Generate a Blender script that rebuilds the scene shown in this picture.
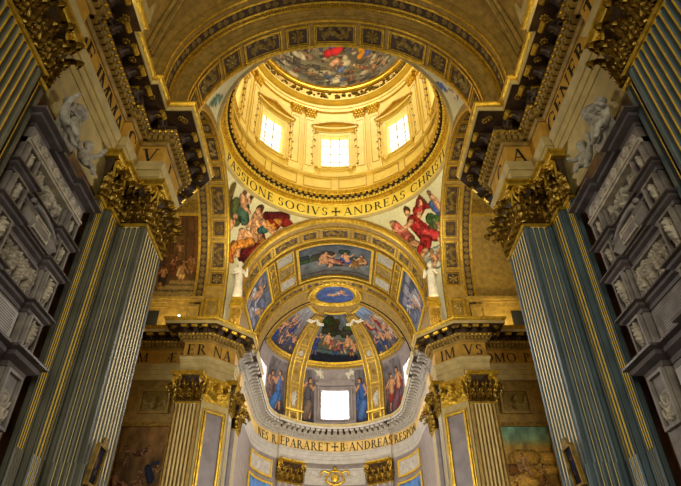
import bpy, math, random
import numpy as np
from mathutils import Matrix, Vector
PI = math.pi
sin, cos, sqrt = math.sin, math.cos, math.sqrt
sc = bpy.context.scene
COL = sc.collection
for o in list(bpy.data.objects):
    bpy.data.objects.remove(o)

# ------------------------------------------------------------------ camera, world, exposure
cam_d = bpy.data.cameras.new('camera')
cam_d.sensor_width = 36.0
cam_d.lens = 549.0 / 681.0 * 36.0
cam_d.shift_x = 5.5 / 681.0
cam_d.clip_end = 300
cam = bpy.data.objects.new('camera', cam_d)
cam.location = (0, 0, 1.6)
cam.rotation_euler = (math.radians(90 + 37.2), 0, 0)
COL.objects.link(cam)
sc.camera = cam
sc.view_settings.view_transform = 'Standard'
sc.view_settings.look = 'None'
sc.view_settings.gamma = 1
sc.view_settings.use_curve_mapping = False
sc.view_settings.exposure = 0.0
w = bpy.data.worlds.new('world'); sc.world = w; w.use_nodes = True
w.node_tree.nodes['Background'].inputs[0].default_value = (0.55, 0.6, 0.7, 1)
w.node_tree.nodes['Background'].inputs[1].default_value = 0.012

def lamp(name, typ, loc, power, color, target=None, **kw):
    d = bpy.data.lights.new(name, typ); d.energy = power; d.color = color
    for k, v in kw.items(): setattr(d, k, v)
    o = bpy.data.objects.new(name, d); o.location = loc
    if target is not None:
        o.rotation_euler = (Vector(target) - Vector(loc)).to_track_quat('-Z', 'Y').to_euler()
    COL.objects.link(o); return o
WARM = (1.0, 0.80, 0.40)
# daylight of the nave windows behind the camera, the lantern of the dome, the chancel windows
LIGHTS = [
 ('nave_daylight', 'AREA', (0, -13, 11), 3600, (1.0, 0.92, 0.72), (0, 16, 13), dict(shape='RECTANGLE', size=15, size_y=18)),
 ('lantern_daylight', 'AREA', (0, 27.4, 54.0), 2900, (1.0, 0.95, 0.72), (0, 27.4, 0), dict(shape='DISK', size=3)),
 ('chancel_daylight_left', 'AREA', (-6.2, 46.6, 24.2), 700, (1.0, 0.94, 0.86), (4, 42, 19), dict(shape='RECTANGLE', size=2, size_y=3)),
 ('chancel_daylight_right', 'AREA', (6.2, 46.6, 24.2), 700, (1.0, 0.94, 0.86), (-4, 42, 19), dict(shape='RECTANGLE', size=2, size_y=3)),
 ('cornice_flood_left', 'AREA', (-6.6, 33.3, 20.35), 110, WARM, (-8.6, 34.5, 25), dict(size=0.6)),
 ('cornice_flood_right', 'AREA', (6.6, 33.3, 20.35), 110, WARM, (8.6, 34.5, 25), dict(size=0.6)),
 ('chancel_fill', 'AREA', (0, 37.5, 6), 600, (1.0, 0.92, 0.82), (0, 39.5, 20), dict(size=3)),  # added fill aimed upwards to brighten the chancel side walls
 ('pier_flood_left', 'AREA', (-6.3, 17.6, 20.4), 420, (1.0, 0.86, 0.55), (-5.2, 34, 28), dict(size=0.6, spread=1.3)),
 ('pier_flood_right', 'AREA', (6.3, 17.6, 20.4), 420, (1.0, 0.86, 0.55), (5.2, 34, 28), dict(size=0.6, spread=1.3)),
 ('transept_flood_left', 'AREA', (-12, 33.7, 20.4), 90, WARM, (-12, 35.2, 24), dict(size=0.6)),
 ('transept_flood_right', 'AREA', (12, 33.7, 20.4), 130, WARM, (12, 35.2, 24), dict(size=0.6)),
 ('nave_flood_left', 'AREA', (-7.3, 9.0, 20.3), 190, WARM, (1, 15, 30), dict(shape='RECTANGLE', size=0.8, size_y=6)),
 ('nave_flood_right', 'AREA', (7.3, 9.0, 20.3), 190, WARM, (-1, 15, 30), dict(shape='RECTANGLE', size=0.8, size_y=6)),
 ('transept_daylight_left', 'AREA', (-20, 26, 12), 1600, (1.0, 0.94, 0.86), (7, 25, 10), dict(size=5, spread=1.9)),
 ('transept_daylight_right', 'AREA', (20, 26, 12), 1600, (1.0, 0.94, 0.86), (-7, 25, 10), dict(size=5, spread=1.9)),
 ('apse_fill', 'AREA', (0, 41, 8), 1500, (1.0, 0.86, 0.6), (0, 54, 18), dict(size=3)),  # added fill, out of view, to brighten the apse entablature from below
]
for n, t, l, p, c, tg, kw in LIGHTS: lamp(n, t, l, p, c, tg, **kw)

# ------------------------------------------------------------------ materials
def lin(c):
    return tuple((x / 12.92 if x <= 0.04045 else ((x + 0.055) / 1.055) ** 2.4) for x in c)
MATS = {}
def mat(name, col, rough=0.6, metal=0.0, var=0.25, scale=3.0, bump=0.0, col2=None, bscale=30.0):
    m = bpy.data.materials.new(name); m.use_nodes = True
    nt = m.node_tree; b = nt.nodes['Principled BSDF']
    tc = nt.nodes.new('ShaderNodeTexCoord'); nz = nt.nodes.new('ShaderNodeTexNoise')
    nz.inputs['Scale'].default_value = scale; nz.inputs['Detail'].default_value = 6
    nt.links.new(tc.outputs['Object'], nz.inputs['Vector'])
    mx = nt.nodes.new('ShaderNodeMix'); mx.data_type = 'RGBA'
    c1 = lin(col); c2 = lin(col2) if col2 else tuple(x * (1 - var) for x in c1)
    mx.inputs[6].default_value = (*c2, 1); mx.inputs[7].default_value = (*c1, 1)
    rp = nt.nodes.new('ShaderNodeMapRange'); rp.inputs[1].default_value = 0.35; rp.inputs[2].default_value = 0.65
    nt.links.new(nz.outputs[0], rp.inputs[0]); nt.links.new(rp.outputs[0], mx.inputs[0])
    nt.links.new(mx.outputs[2], b.inputs['Base Color'])
    b.inputs['Roughness'].default_value = rough; b.inputs['Metallic'].default_value = metal
    if bump:
        n2 = nt.nodes.new('ShaderNodeTexNoise'); n2.inputs['Scale'].default_value = bscale; n2.inputs['Detail'].default_value = 4
        nt.links.new(tc.outputs['Object'], n2.inputs['Vector'])
        bp = nt.nodes.new('ShaderNodeBump'); bp.inputs['Strength'].default_value = bump; bp.inputs['Distance'].default_value = 0.05
        nt.links.new(n2.outputs[0], bp.inputs['Height']); nt.links.new(bp.outputs[0], b.inputs['Normal'])
    MATS[name] = m; return m
def emit(name, col, s):
    m = bpy.data.materials.new(name); m.use_nodes = True
    b = m.node_tree.nodes['Principled BSDF']
    b.inputs['Base Color'].default_value = (0.8, 0.8, 0.8, 1)
    b.inputs['Emission Color'].default_value = (*col, 1); b.inputs['Emission Strength'].default_value = s
    MATS[name] = m; return m
GOLD = mat('gilding', (0.86, 0.70, 0.22), 0.38, 0.75, 0.45, 5, 0.25)
GOLDF = mat('gilded_fillet', (0.92, 0.76, 0.22), 0.4, 0.2, 0.25, 2.5)
DGOLD = mat('old_gilding', (0.60, 0.47, 0.15), 0.45, 0.6, 0.6, 6, 0.3)
GREY = mat('grey_marble', (0.38, 0.38, 0.32), 0.42, 0, 0.35, 1.2)
GREYB = mat('blue_grey_marble', (0.31, 0.38, 0.40), 0.42, 0, 0.35, 1.2)
PALEF = mat('lit_gilded_fillet', (0.90, 0.82, 0.56), 0.4, 0.1, 0.2, 2.5)  # paler copy of the fillet gold: strong light put into the colour
LEAFM = mat('burnished_gilding', (0.70, 0.57, 0.24), 0.3, 0.9, 0.65, 7, 0.3)
CARV = mat('carved_stone', (0.68, 0.66, 0.60), 0.55, 0, 0.45, 7, 0.3)
CREAM = mat('cream_stucco', (0.74, 0.66, 0.42), 0.6, 0, 0.25, 2.0, 0.1)
FRIEZE = mat('gold_frieze', (0.78, 0.60, 0.22), 0.55, 0.15, 0.3, 2.0)
LETTER = mat('black_lettering', (0.07, 0.05, 0.03), 0.6, 0, 0.2, 3)
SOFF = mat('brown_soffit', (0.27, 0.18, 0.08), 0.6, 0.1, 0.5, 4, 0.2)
OCHRE = mat('ochre_stucco', (0.62, 0.50, 0.21), 0.6, 0.1, 0.4, 3, 0.15)
BRONZE = mat('bronze_relief', (0.56, 0.46, 0.20), 0.45, 0.3, 0.4, 6, 0.15)
DRUM = mat('drum_gold_stucco', (0.90, 0.79, 0.36), 0.55, 0.0, 0.15, 1.2)
DRUMP = mat('drum_pale_stucco', (0.95, 0.85, 0.48), 0.55, 0.0, 0.12, 1.5)
DRUMX = mat('drum_garland_gold', (0.62, 0.44, 0.13), 0.5, 0.1, 0.4, 6, 0.2)
BARS = mat('window_bars', (0.50, 0.44, 0.32), 0.5, 0, 0.2)
APF = mat('apse_frieze_gold', (0.88, 0.74, 0.42), 0.55, 0.05, 0.25, 1.5)
DRUMD = mat('drum_dark_gold', (0.80, 0.64, 0.24), 0.5, 0.1, 0.3, 6, 0.2)
RINGF = mat('ring_frieze_gold', (0.96, 0.86, 0.36), 0.5, 0.1, 0.15, 1.0)
TOMB = mat('tomb_marble', (0.54, 0.51, 0.48), 0.45, 0, 0.45, 2.5, 0.1)
TOMBD = mat('tomb_dark_marble', (0.36, 0.32, 0.32), 0.35, 0, 0.45, 2.0)
TOMBR = mat('tomb_relief_marble', (0.74, 0.70, 0.62), 0.5, 0, 0.4, 4.0, 0.2)
RUST = mat('rust_marble', (0.45, 0.29, 0.15), 0.4, 0, 0.6, 1.5, col2=(0.22, 0.17, 0.14))
WHITE = mat('white_stucco', (0.86, 0.84, 0.78), 0.6, 0, 0.2, 3)
PALE = mat('pale_grey_stucco', (0.72, 0.70, 0.68), 0.6, 0, 0.2, 2)
LILAC = mat('lilac_marble', (0.56, 0.52, 0.52), 0.5, 0, 0.3, 1.5)
DARK = mat('dark_void', (0.06, 0.05, 0.04), 0.8)
FLOORM = mat('floor_marble', (0.45, 0.42, 0.38), 0.4, 0, 0.4, 0.8)
WOOD = mat('dark_wood', (0.16, 0.10, 0.05), 0.5, 0, 0.4, 5)
PANE_D = emit('dome_window_glow', (1.0, 0.95, 0.78), 1.9)
PANE_A = emit('apse_window_glow', (0.95, 0.97, 1.0), 16)
PANE_N = emit('nave_window_glow', (0.8, 0.95, 1.0), 4)
LAMPM = emit('lamp_glow', (0.9, 0.95, 1.0), 25)
def paint_mat():
    m = bpy.data.materials.new('fresco_paint'); m.use_nodes = True
    nt = m.node_tree; b = nt.nodes['Principled BSDF']
    a = nt.nodes.new('ShaderNodeAttribute'); a.attribute_name = 'Col'
    tc = nt.nodes.new('ShaderNodeTexCoord'); nz = nt.nodes.new('ShaderNodeTexNoise'); nz.inputs['Scale'].default_value = 6
    nt.links.new(tc.outputs['Object'], nz.inputs['Vector'])
    mr = nt.nodes.new('ShaderNodeMapRange'); mr.inputs[3].default_value = 0.75; mr.inputs[4].default_value = 1.2
    nt.links.new(nz.outputs[0], mr.inputs[0])
    vm = nt.nodes.new('ShaderNodeVectorMath'); vm.operation = 'SCALE'
    nt.links.new(a.outputs['Color'], vm.inputs[0]); nt.links.new(mr.outputs[0], vm.inputs['Scale'])
    nt.links.new(vm.outputs[0], b.inputs['Base Color']); b.inputs['Roughness'].default_value = 0.85; b.inputs['Specular IOR Level'].default_value = 0.12
    return m
FRESCO = paint_mat()

# ------------------------------------------------------------------ object helpers
W = {}
def _reg(o, name):
    COL.objects.link(o); W[o.name] = Matrix.Identity(4); return o
def setp(o, parent, world=None):
    world = world or Matrix.Identity(4)
    if parent is not None:
        o.parent = parent; o.matrix_parent_inverse = W[parent.name].inverted()
    o.matrix_basis = world; W[o.name] = world
    return o
def tag(o, label=None, cat=None, group=None, kind=None):
    if label: o['label'] = label
    if cat: o['category'] = cat
    if group: o['group'] = group
    if kind: o['kind'] = kind
    return o
def thing(name, loc, label, cat, group=None):
    o = bpy.data.objects.new(name, None); o.empty_display_size = 0.3
    _reg(o, name); setp(o, None, Matrix.Translation(loc))
    return tag(o, label, cat, group)
def inst(name, mesh, parent, M):
    o = bpy.data.objects.new(name, mesh); _reg(o, name); return setp(o, parent, M)
def frameM(o, u, n, z, s=(1, 1, 1)):
    return Matrix(((u[0]*s[0], n[0]*s[1], z[0]*s[2], o[0]), (u[1]*s[0], n[1]*s[1], z[1]*s[2], o[1]), (u[2]*s[0], n[2]*s[1], z[2]*s[2], o[2]), (0, 0, 0, 1)))
def ident(a, b, c): return (a, b, c)

class MB:
    def __init__(s): s.v = []; s.f = []; s.m = []; s.c = None
    def add(s, vs, fs, mi=0):
        k = len(s.v); s.v += [tuple(map(float, p)) for p in vs]
        s.f += [tuple(i + k for i in f) for f in fs]; s.m += [mi] * len(fs); return s
    def box(s, x0, x1, y0, y1, z0, z1, mi=0): return s.mbox(ident, x0, x1, y0, y1, z0, z1, 1, 1, mi)
    def mbox(s, mp, u0, u1, v0, v1, h0, h1, nu=1, nv=1, mi=0):
        us = [u0 + (u1-u0)*i/nu for i in range(nu+1)]; vs = [v0 + (v1-v0)*j/nv for j in range(nv+1)]
        n = (nu+1)*(nv+1)
        P = [mp(u, v, h) for h in (h0, h1) for v in vs for u in us]
        F = []
        ix = lambda k, j, i: k*n + j*(nu+1) + i
        for j in range(nv):
            for i in range(nu):
                F.append((ix(1, j, i), ix(1, j, i+1), ix(1, j+1, i+1), ix(1, j+1, i)))
                F.append((ix(0, j, i), ix(0, j+1, i), ix(0, j+1, i+1), ix(0, j, i+1)))
        for i in range(nu):
            F.append((ix(0, 0, i), ix(0, 0, i+1), ix(1, 0, i+1), ix(1, 0, i)))
            F.append((ix(0, nv, i+1), ix(0, nv, i), ix(1, nv, i), ix(1, nv, i+1)))
        for j in range(nv):
            F.append((ix(0, j+1, 0), ix(0, j, 0), ix(1, j, 0), ix(1, j+1, 0)))
            F.append((ix(0, j, nu), ix(0, j+1, nu), ix(1, j+1, nu), ix(1, j, nu)))
        return s.add(P, F, mi)
    def grid(s, mp, us, vs, h=0.0, skip=None, mi=0):
        nu = len(us)
        P = [mp(u, v, (h if not callable(h) else h(u, v))) for v in vs for u in us]
        F = [(j*nu+i, j*nu+i+1, (j+1)*nu+i+1, (j+1)*nu+i) for j in range(len(vs)-1) for i in range(nu-1) if not (skip and skip(us[i], us[i+1], vs[j], vs[j+1]))]
        return s.add(P, F, mi)
    def ring(s, mp, u0, u1, v0, v1, b, h0, h1, nu=1, nv=1, bu=None, mi=0):
        bu = bu or b
        s.mbox(mp, u0, u1, v0, v0+b, h0, h1, nu, 1, mi); s.mbox(mp, u0, u1, v1-b, v1, h0, h1, nu, 1, mi)
        s.mbox(mp, u0, u0+bu, v0+b, v1-b, h0, h1, 1, nv, mi); s.mbox(mp, u1-bu, u1, v0+b, v1-b, h0, h1, 1, nv, mi); return s
    def sweep(s, path, prof, mp=ident, closed_prof=True, caps=True, loop=False, mi=0):
        P = offs(path, loop); n = len(path); k = len(prof)
        V = [mp(path[i][0] + P[i][0]*p, path[i][1] + P[i][1]*p, z) for i in range(n) for p, z in prof]
        F = []
        for i in range(n if loop else n-1):
            i2 = (i+1) % n
            for j in range(k if closed_prof else k-1):
                j2 = (j+1) % k
                F.append((i*k+j, i2*k+j, i2*k+j2, i*k+j2))
        if caps and closed_prof and not loop:
            F.append(tuple(range(k))); F.append(tuple((n-1)*k + j for j in reversed(range(k))))
        return s.add(V, F, mi)
    def tube(s, pts, rad, n=6, mi=0, caps=True):
        pts = [Vector(p) for p in pts]; N = len(pts)
        r = rad if callable(rad) else (lambda t: rad)
        V = []; up = None
        for i, p in enumerate(pts):
            t = (pts[min(i+1, N-1)] - pts[max(i-1, 0)])
            t = t.normalized() if t.length > 1e-9 else Vector((0, 0, 1))
            if up is None:
                up = Vector((0, 0, 1)) if abs(t.z) < 0.9 else Vector((1, 0, 0))
            a = t.cross(up); a = a.normalized() if a.length > 1e-6 else t.orthogonal().normalized()
            b = a.cross(t); up = b
            R = r(i / max(1, N-1))
            for k in range(n):
                q = 2*PI*k/n; V.append(p + a*(R*cos(q)) + b*(R*sin(q)))
        F = [(i*n+k, i*n+(k+1) % n, (i+1)*n+(k+1) % n, (i+1)*n+k) for i in range(N-1) for k in range(n)]
        if caps: F += [tuple(reversed(range(n))), tuple((N-1)*n+k for k in range(n))]
        return s.add(V, F, mi)
    def ball(s, c, r, nu=8, nv=5, sq=(1, 1, 1), mi=0):
        V = [(c[0], c[1], c[2]-r*sq[2])]
        for j in range(1, nv):
            a = -PI/2 + PI*j/nv
            V += [(c[0]+r*sq[0]*cos(a)*cos(2*PI*i/nu), c[1]+r*sq[1]*cos(a)*sin(2*PI*i/nu), c[2]+r*sq[2]*sin(a)) for i in range(nu)]
        V.append((c[0], c[1], c[2]+r*sq[2]))
        F = [(0, 1+(i+1) % nu, 1+i) for i in range(nu)]
        for j in range(nv-2):
            F += [(1+j*nu+i, 1+j*nu+(i+1) % nu, 1+(j+1)*nu+(i+1) % nu, 1+(j+1)*nu+i) for i in range(nu)]
        L = len(V)-1
        F += [(1+(nv-2)*nu+i, 1+(nv-2)*nu+(i+1) % nu, L) for i in range(nu)]
        return s.add(V, F, mi)
    def mesh(s, name, mats, sharp=32):
        me = bpy.data.meshes.new(name); me.from_pydata(s.v, [], s.f)
        for m in (mats if isinstance(mats, (list, tuple)) else [mats]): me.materials.append(m)
        if any(s.m): me.polygons.foreach_set('material_index', s.m)
        me.polygons.foreach_set('use_smooth', [True]*len(s.f))
        if s.c is not None:
            ca = me.color_attributes.new('Col', 'FLOAT_COLOR', 'POINT')
            ca.data.foreach_set('color', np.concatenate([s.c, np.ones((len(s.c), 1))], 1).astype(np.float32).ravel())
        me.update(); me.set_sharp_from_angle(angle=math.radians(sharp))
        return me
    def build(s, name, mats, parent=None, sharp=32, label=None):
        o = bpy.data.objects.new(name, s.mesh(name, mats, sharp)); _reg(o, name); setp(o, parent)
        if label: o['label'] = label
        return o
def structure(name, mb, m):
    o = mb.build(name, m); o['kind'] = 'structure'; return o

def offs(path, loop=False):
    n = len(path); out = []
    def nrm(a, b):
        dx, dy = b[0]-a[0], b[1]-a[1]; L = math.hypot(dx, dy) or 1e-9
        return (dy/L, -dx/L)
    for i in range(n):
        n1 = nrm(path[i-1], path[i]) if (i > 0 or loop) else None
        n2 = nrm(path[i], path[(i+1) % n]) if (i < n-1 or loop) else None
        n1 = n1 or n2; n2 = n2 or n1
        d = 1 + n1[0]*n2[0] + n1[1]*n2[1]
        d = max(d, 0.3)
        out.append(((n1[0]+n2[0])/d, (n1[1]+n2[1])/d))
    return out
def runs(path, p=0.0):
    """the path moved out by p, cut at sharp corners: list of polylines"""
    O = offs(path); Q = [(a[0]+o[0]*p, a[1]+o[1]*p) for a, o in zip(path, O)]
    out = [[Q[0]]]
    for i in range(1, len(Q)):
        out[-1].append(Q[i])
        if i < len(Q)-1:
            a = math.atan2(Q[i][1]-Q[i-1][1], Q[i][0]-Q[i-1][0]); b = math.atan2(Q[i+1][1]-Q[i][1], Q[i+1][0]-Q[i][0])
            if abs((b-a+PI) % (2*PI) - PI) > 0.3: out.append([Q[i]])
    return out
def rpos(run, s):
    for a, b in zip(run, run[1:]):
        L = math.hypot(b[0]-a[0], b[1]-a[1])
        if s <= L or b is run[-1]:
            t = ((b[0]-a[0])/L, (b[1]-a[1])/L)
            return (a[0]+t[0]*s, a[1]+t[1]*s), t
        s -= L
def rlen(run): return sum(math.hypot(b[0]-a[0], b[1]-a[1]) for a, b in zip(run, run[1:]))
def spread(path, p, gap, margin=0.0):
    out = []
    for r in runs(path, p):
        L = rlen(r) - 2*margin
        if L < 0.05: continue
        n = max(1, int(round(L/gap)))
        for i in range(n): out.append(rpos(r, margin + L*(i+0.5)/n))
    return out
def lins(a, b, n): return [a + (b-a)*i/n for i in range(n+1)]
def plane(o, n):
    """wall plane: u runs to a viewer's right when facing it, v is the absolute height, h stands out along n"""
    u = (-n[1], n[0])
    return lambda a, v, h: (o[0]+u[0]*a+n[0]*h, o[1]+u[1]*a+n[1]*h, v)
def cyl(R, cx, cy):
    return lambda u, v, h: (cx+sin(u)*(R-h), cy+cos(u)*(R-h), v)
def arcx(R, zc):   # arch spanning in x, u from the crown, v is y
    def f(u, v, h):
        r = R-h
        if abs(u) <= PI/2: return (sin(u)*r, v, zc+cos(u)*r)
        return ((r if u > 0 else -r), v, zc-(abs(u)-PI/2)*R)
    return f
def arcy(R, yc, zc):   # arch spanning in y, v is x
    g = arcx(R, zc)
    def f(u, v, h):
        a, b, c = g(u, v, h); return (b, yc+a, c)
    return f

# ------------------------------------------------------------------ Roman capitals
def _arc(cx, cy, rx, ry, a0, a1, T=0.15, t=0.05, n=10):
    q = []
    for i in range(n):
        P = []
        for a in (a0+(a1-a0)*i/n, a0+(a1-a0)*(i+1)/n):
            a = math.radians(a); c, s_ = cos(a), sin(a)
            P.append(((cx+rx*c, cy+ry*s_), (cx+(rx-T)*c, cy+(ry-t)*s_)))
        q.append([P[0][0], P[1][0], P[1][1], P[0][1]])
    return q
def _v(x, T=0.15, ser=True, y0=0, y1=1):
    q = [[(x-T/2, y0), (x+T/2, y0), (x+T/2, y1), (x-T/2, y1)]]
    if ser: q += _s(x, y0, T) + _s(x, y1-0.045, T)
    return q
def _s(x, y, T=0.15): return [[(x-T/2-.08, y), (x+T/2+.08, y), (x+T/2+.08, y+.045), (x-T/2-.08, y+.045)]]
def _d(x0, x1, T, y0=0, y1=1): return [[(x0-T/2, y0), (x0+T/2, y0), (x1+T/2, y1), (x1-T/2, y1)]]
def _h(x0, x1, y, t=0.055): return [[(x0, y), (x1, y), (x1, y+t), (x0, y+t)]]
def _tick(x, y0, y1): return [[(x-.045, y0), (x, y0), (x, y1), (x-.02, y1)]]
GL = {
 'A': (_d(.08, .40, .06)+_d(.72, .40, .15)+_h(.2, .6, .32)+_s(.08, 0, .06)+_s(.72, 0, .15), .84),
 'B': (_v(.16)+_arc(.3, .76, .26, .24, -90, 90)+_arc(.3, .27, .32, .27, -90, 90)+_h(.16, .3, .945)+_h(.16, .3, .5)+_h(.16, .3, 0), .68),
 'C': (_arc(.5, .5, .46, .52, 45, 315)+_tick(.86, .66, .9)+_tick(.86, .08, .3), .90),
 'D': (_v(.16)+_arc(.3, .5, .5, .5, -90, 90)+_h(.16, .3, .945)+_h(.16, .3, 0), .86),
 'E': (_v(.16)+_h(.16, .6, .945)+_h(.16, .5, .49)+_h(.16, .62, 0)+_tick(.6, .8, 1)+_tick(.63, 0, .22)+_tick(.52, .4, .62), .70),
 'G': (_arc(.5, .5, .46, .52, 45, 315)+_tick(.86, .66, .9)+_v(.78, .14, False, .08, .45)+_h(.62, .92, .43), .96),
 'H': (_v(.16)+_v(.78)+_h(.16, .78, .48), .94),
 'I': (_v(.16), .33),
 'M': (_v(.1, .06)+_v(.9, .15)+_d(.5, .12, .14)+_d(.5, .86, .06), 1.04),
 'N': (_v(.12, .06)+_v(.8, .06)+_d(.78, .12, .15), .94),
 'O': (_arc(.5, .5, .47, .52, 0, 360, n=20), 1.0),
 'P': (_v(.16)+_arc(.3, .74, .29, .26, -90, 90)+_h(.16, .3, .945)+_h(.16, .3, .48), .64),
 'R': (_v(.16)+_arc(.3, .74, .29, .26, -90, 90)+_h(.16, .3, .945)+_h(.16, .3, .48)+_d(.74, .36, .15, 0, .5)+_s(.74, 0, .12), .80),
 'S': (_arc(.32, .75, .25, .26, 30, 250, .13)+_arc(.31, .27, .27, .28, -150, 80, .14)+_tick(.56, .72, .95)+_tick(.1, .05, .28), .62),
 'T': (_v(.36, .15, False)+_s(.36, 0)+_h(.02, .7, .94, .06)+_tick(.05, .78, 1)+_tick(.71, .78, 1), .72),
 'V': (_d(.4, .08, .15)+_d(.4, .74, .06)+_s(.08, .955, .15)+_s(.74, .955, .06), .82),
 'L': (_v(.16)+_h(.16, .6, 0)+_tick(.62, 0, .24), .66),
 '+': (_v(.4, .12, False, .04, .96)+[[(.04, .44), (.76, .44), (.76, .56), (.04, .56)]]+_s(.4, .04, .2)+_s(.4, .92, .2)+[[(.02, .36), (.08, .36), (.08, .64), (.02, .64)], [(.72, .36), (.78, .36), (.78, .64), (.72, .64)]], .82),
 '.': ([[(.1, .42), (.2, .42), (.2, .56), (.1, .56)]], .3),
 ':': ([[(.1, .62), (.2, .62), (.2, .74), (.1, .74)], [(.1, .26), (.2, .26), (.2, .38), (.1, .38)]], .3),
 ' ': ([], .42),
}
GL['#'] = (_d(.05, .48, .06)+_v(.55, .15, False)+_h(.2, .5, .32)+_h(.48, 1.0, .945)+_h(.55, .92, .49)+_h(.55, 1.02, 0)+_s(.05, 0, .06)+_tick(1.0, .8, 1)+_tick(1.03, 0, .22), 1.08)
def twidth(t, H, sp): return sum(GL[c][1]*H for c in t) + sp*(len(t)-1)
def text(mb, t, mp, u0, v0, H, sp=0.08, h=0.02, us=1.0, align=0):
    """us turns metres into the map's u (1/R on a cylinder)"""
    x = -twidth(t, H, sp)/2 if align == 0 else (0 if align > 0 else -twidth(t, H, sp))
    for c in t:
        q, wd = GL[c]
        for poly in q:
            P = [(u0+us*(x+px*H), v0+py*H) for px, py in poly]
            n = len(P)
            mb.add([mp(a, b, h) for a, b in P]+[mp(a, b, -0.01) for a, b in P], [tuple(range(n))]+[(i, (i+1) % n, n+(i+1) % n, n+i) for i in range(n)])
        x += wd*H + sp

# ------------------------------------------------------------------ painted and carved figures
def vnoise(U, V, s, seed):
    r = np.random.RandomState(seed); T = r.rand(64, 64)
    out = 0; amp = 1
    for k in range(3):
        x = U*s*2**k; y = V*s*2**k; i = np.floor(x).astype(int); j = np.floor(y).astype(int)
        fx = x-i; fy = y-j; fx = fx*fx*(3-2*fx); fy = fy*fy*(3-2*fy)
        g = lambda a, b: T[a % 64, b % 64]
        out = out + amp*((g(i, j)*(1-fx)+g(i+1, j)*fx)*(1-fy)+(g(i, j+1)*(1-fx)+g(i+1, j+1)*fx)*fy); amp *= .5
    return out/1.75
SKIN = (0.74, 0.55, 0.40)
def figure(r, x, y, s, robe=(.5, .2, .2), robe2=None, flip=1, pose='sit', skin=SKIN, hair=(.25, .17, .1)):
    """capsules (ax, ay, bx, by, ra, rb, colour) of a draped figure, hips at x, y, about s tall when standing"""
    robe2 = robe2 or robe; C = []; f = flip
    j = lambda k: r.uniform(-k, k)*s
    def seg(a, b, ra, rb, c): C.append((a[0], a[1], b[0], b[1], ra*s, rb*s, c))
    hip = (x, y)
    if pose == 'stand': lean = r.uniform(-.15, .15); kn = [(x+.05*s+j(.03), y-.24*s), (x-.06*s+j(.03), y-.24*s)]; ft = [(x+.07*s, y-.5*s), (x-.08*s, y-.5*s)]
    elif pose == 'fly': lean = .9*f; kn = [(x-f*.2*s, y-.08*s), (x-f*.18*s, y+.02*s)]; ft = [(x-f*.4*s, y-.06*s+j(.1)), (x-f*.38*s, y+.08*s)]
    else: lean = -.2*f+r.uniform(-.2, .2); kn = [(x+f*.24*s, y+.02*s+j(.04)), (x+f*.18*s, y-.06*s)]; ft = [(x+f*.22*s+j(.06), y-.28*s), (x+f*.1*s, y-.3*s)]
    ch = (x+sin(lean)*.26*s, y+cos(lean)*.26*s); hd = (ch[0]+sin(lean*.6)*.15*s+f*.03*s, ch[1]+.14*s)
    seg((x-.06*s, y-.02*s), (kn[1][0], kn[1][1]-.02*s), .13, .11, robe2)
    for a, b in zip(kn, ft):
        seg(a, b, .06, .035, robe2 if r.rand() < .6 else skin)
    for a in kn: seg(hip, a, .10, .075, robe)
    seg(hip, ch, .10, .11, robe if r.rand() < .55 else skin)
    seg((ch[0]-f*.1*s, ch[1]), (x-f*.18*s+j(.05), y-.05*s+j(.1)), .06, .05, robe2)
    for sgn in (1, -1):
        el = (ch[0]+f*sgn*.17*s+j(.05), ch[1]-.06*s+j(.12)); ha = (el[0]+f*.12*s+j(.1), el[1]+.04*s+j(.16))
        seg((ch[0]+f*sgn*.08*s, ch[1]+.02*s), el, .045, .035, skin); seg(el, ha, .035, .025, skin)
    seg(hd, (hd[0]+.01*s, hd[1]+.02*s), .062, .062, hair); seg((hd[0]+f*.02*s, hd[1]-.015*s), (hd[0]+f*.02*s, hd[1]), .05, .05, skin)
    return C
def scroll(r, W_, H_, n=2):
    C = []
    for k in range(n):
        cx = W_*(k+.5)/n; R = min(W_/n, H_)*.42; sg = 1 if k % 2 else -1; pr = None
        for i in range(26):
            a = sg*i*.48; q = R*(1-i/30); p = (cx+q*cos(a), H_/2+q*sin(a))
            if pr: C.append((*pr, *p, R*.10, R*.10, None))
            if i % 3 == 0: C.append((*p, p[0]+R*.3*cos(a+.6), p[1]+R*.3*sin(a+.6), R*.14, R*.05, None))
            pr = p
        C.append((cx, H_/2, cx, H_/2, R*.15, R*.15, None))
    return C
def rosette(W_, H_, n=8):
    cx, cy = W_/2, H_/2; R = min(W_, H_)*.40
    C = [(cx+R*.45*cos(a), cy+R*.45*sin(a), cx+R*.8*cos(a), cy+R*.8*sin(a), R*.16, R*.2, None) for a in [2*PI*k/n for k in range(n)]]
    return C + [(cx, cy, cx, cy, R*.3, R*.3, None)]
def urn_relief(r, W_, H_):
    C = []
    for sg in (1, -1):
        pr = None
        for i in range(9):
            t = i/8; p = (W_/2+sg*W_*.42*t, H_*(.35+.3*(2*t-1)**2))
            if pr: C.append((*pr, *p, H_*.1, H_*.08, None))
            pr = p
            C.append((p[0], p[1]+H_*.08*r.uniform(-1, 1), p[0], p[1], H_*.1, H_*.1, None))
        C += [(W_/2+sg*W_*.42, H_*.75, W_/2+sg*W_*.44, H_*.3, H_*.1, H_*.05, None)]
    return C + [(W_/2, H_*.3, W_/2, H_*.7, H_*.2, H_*.14, None)]
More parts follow.
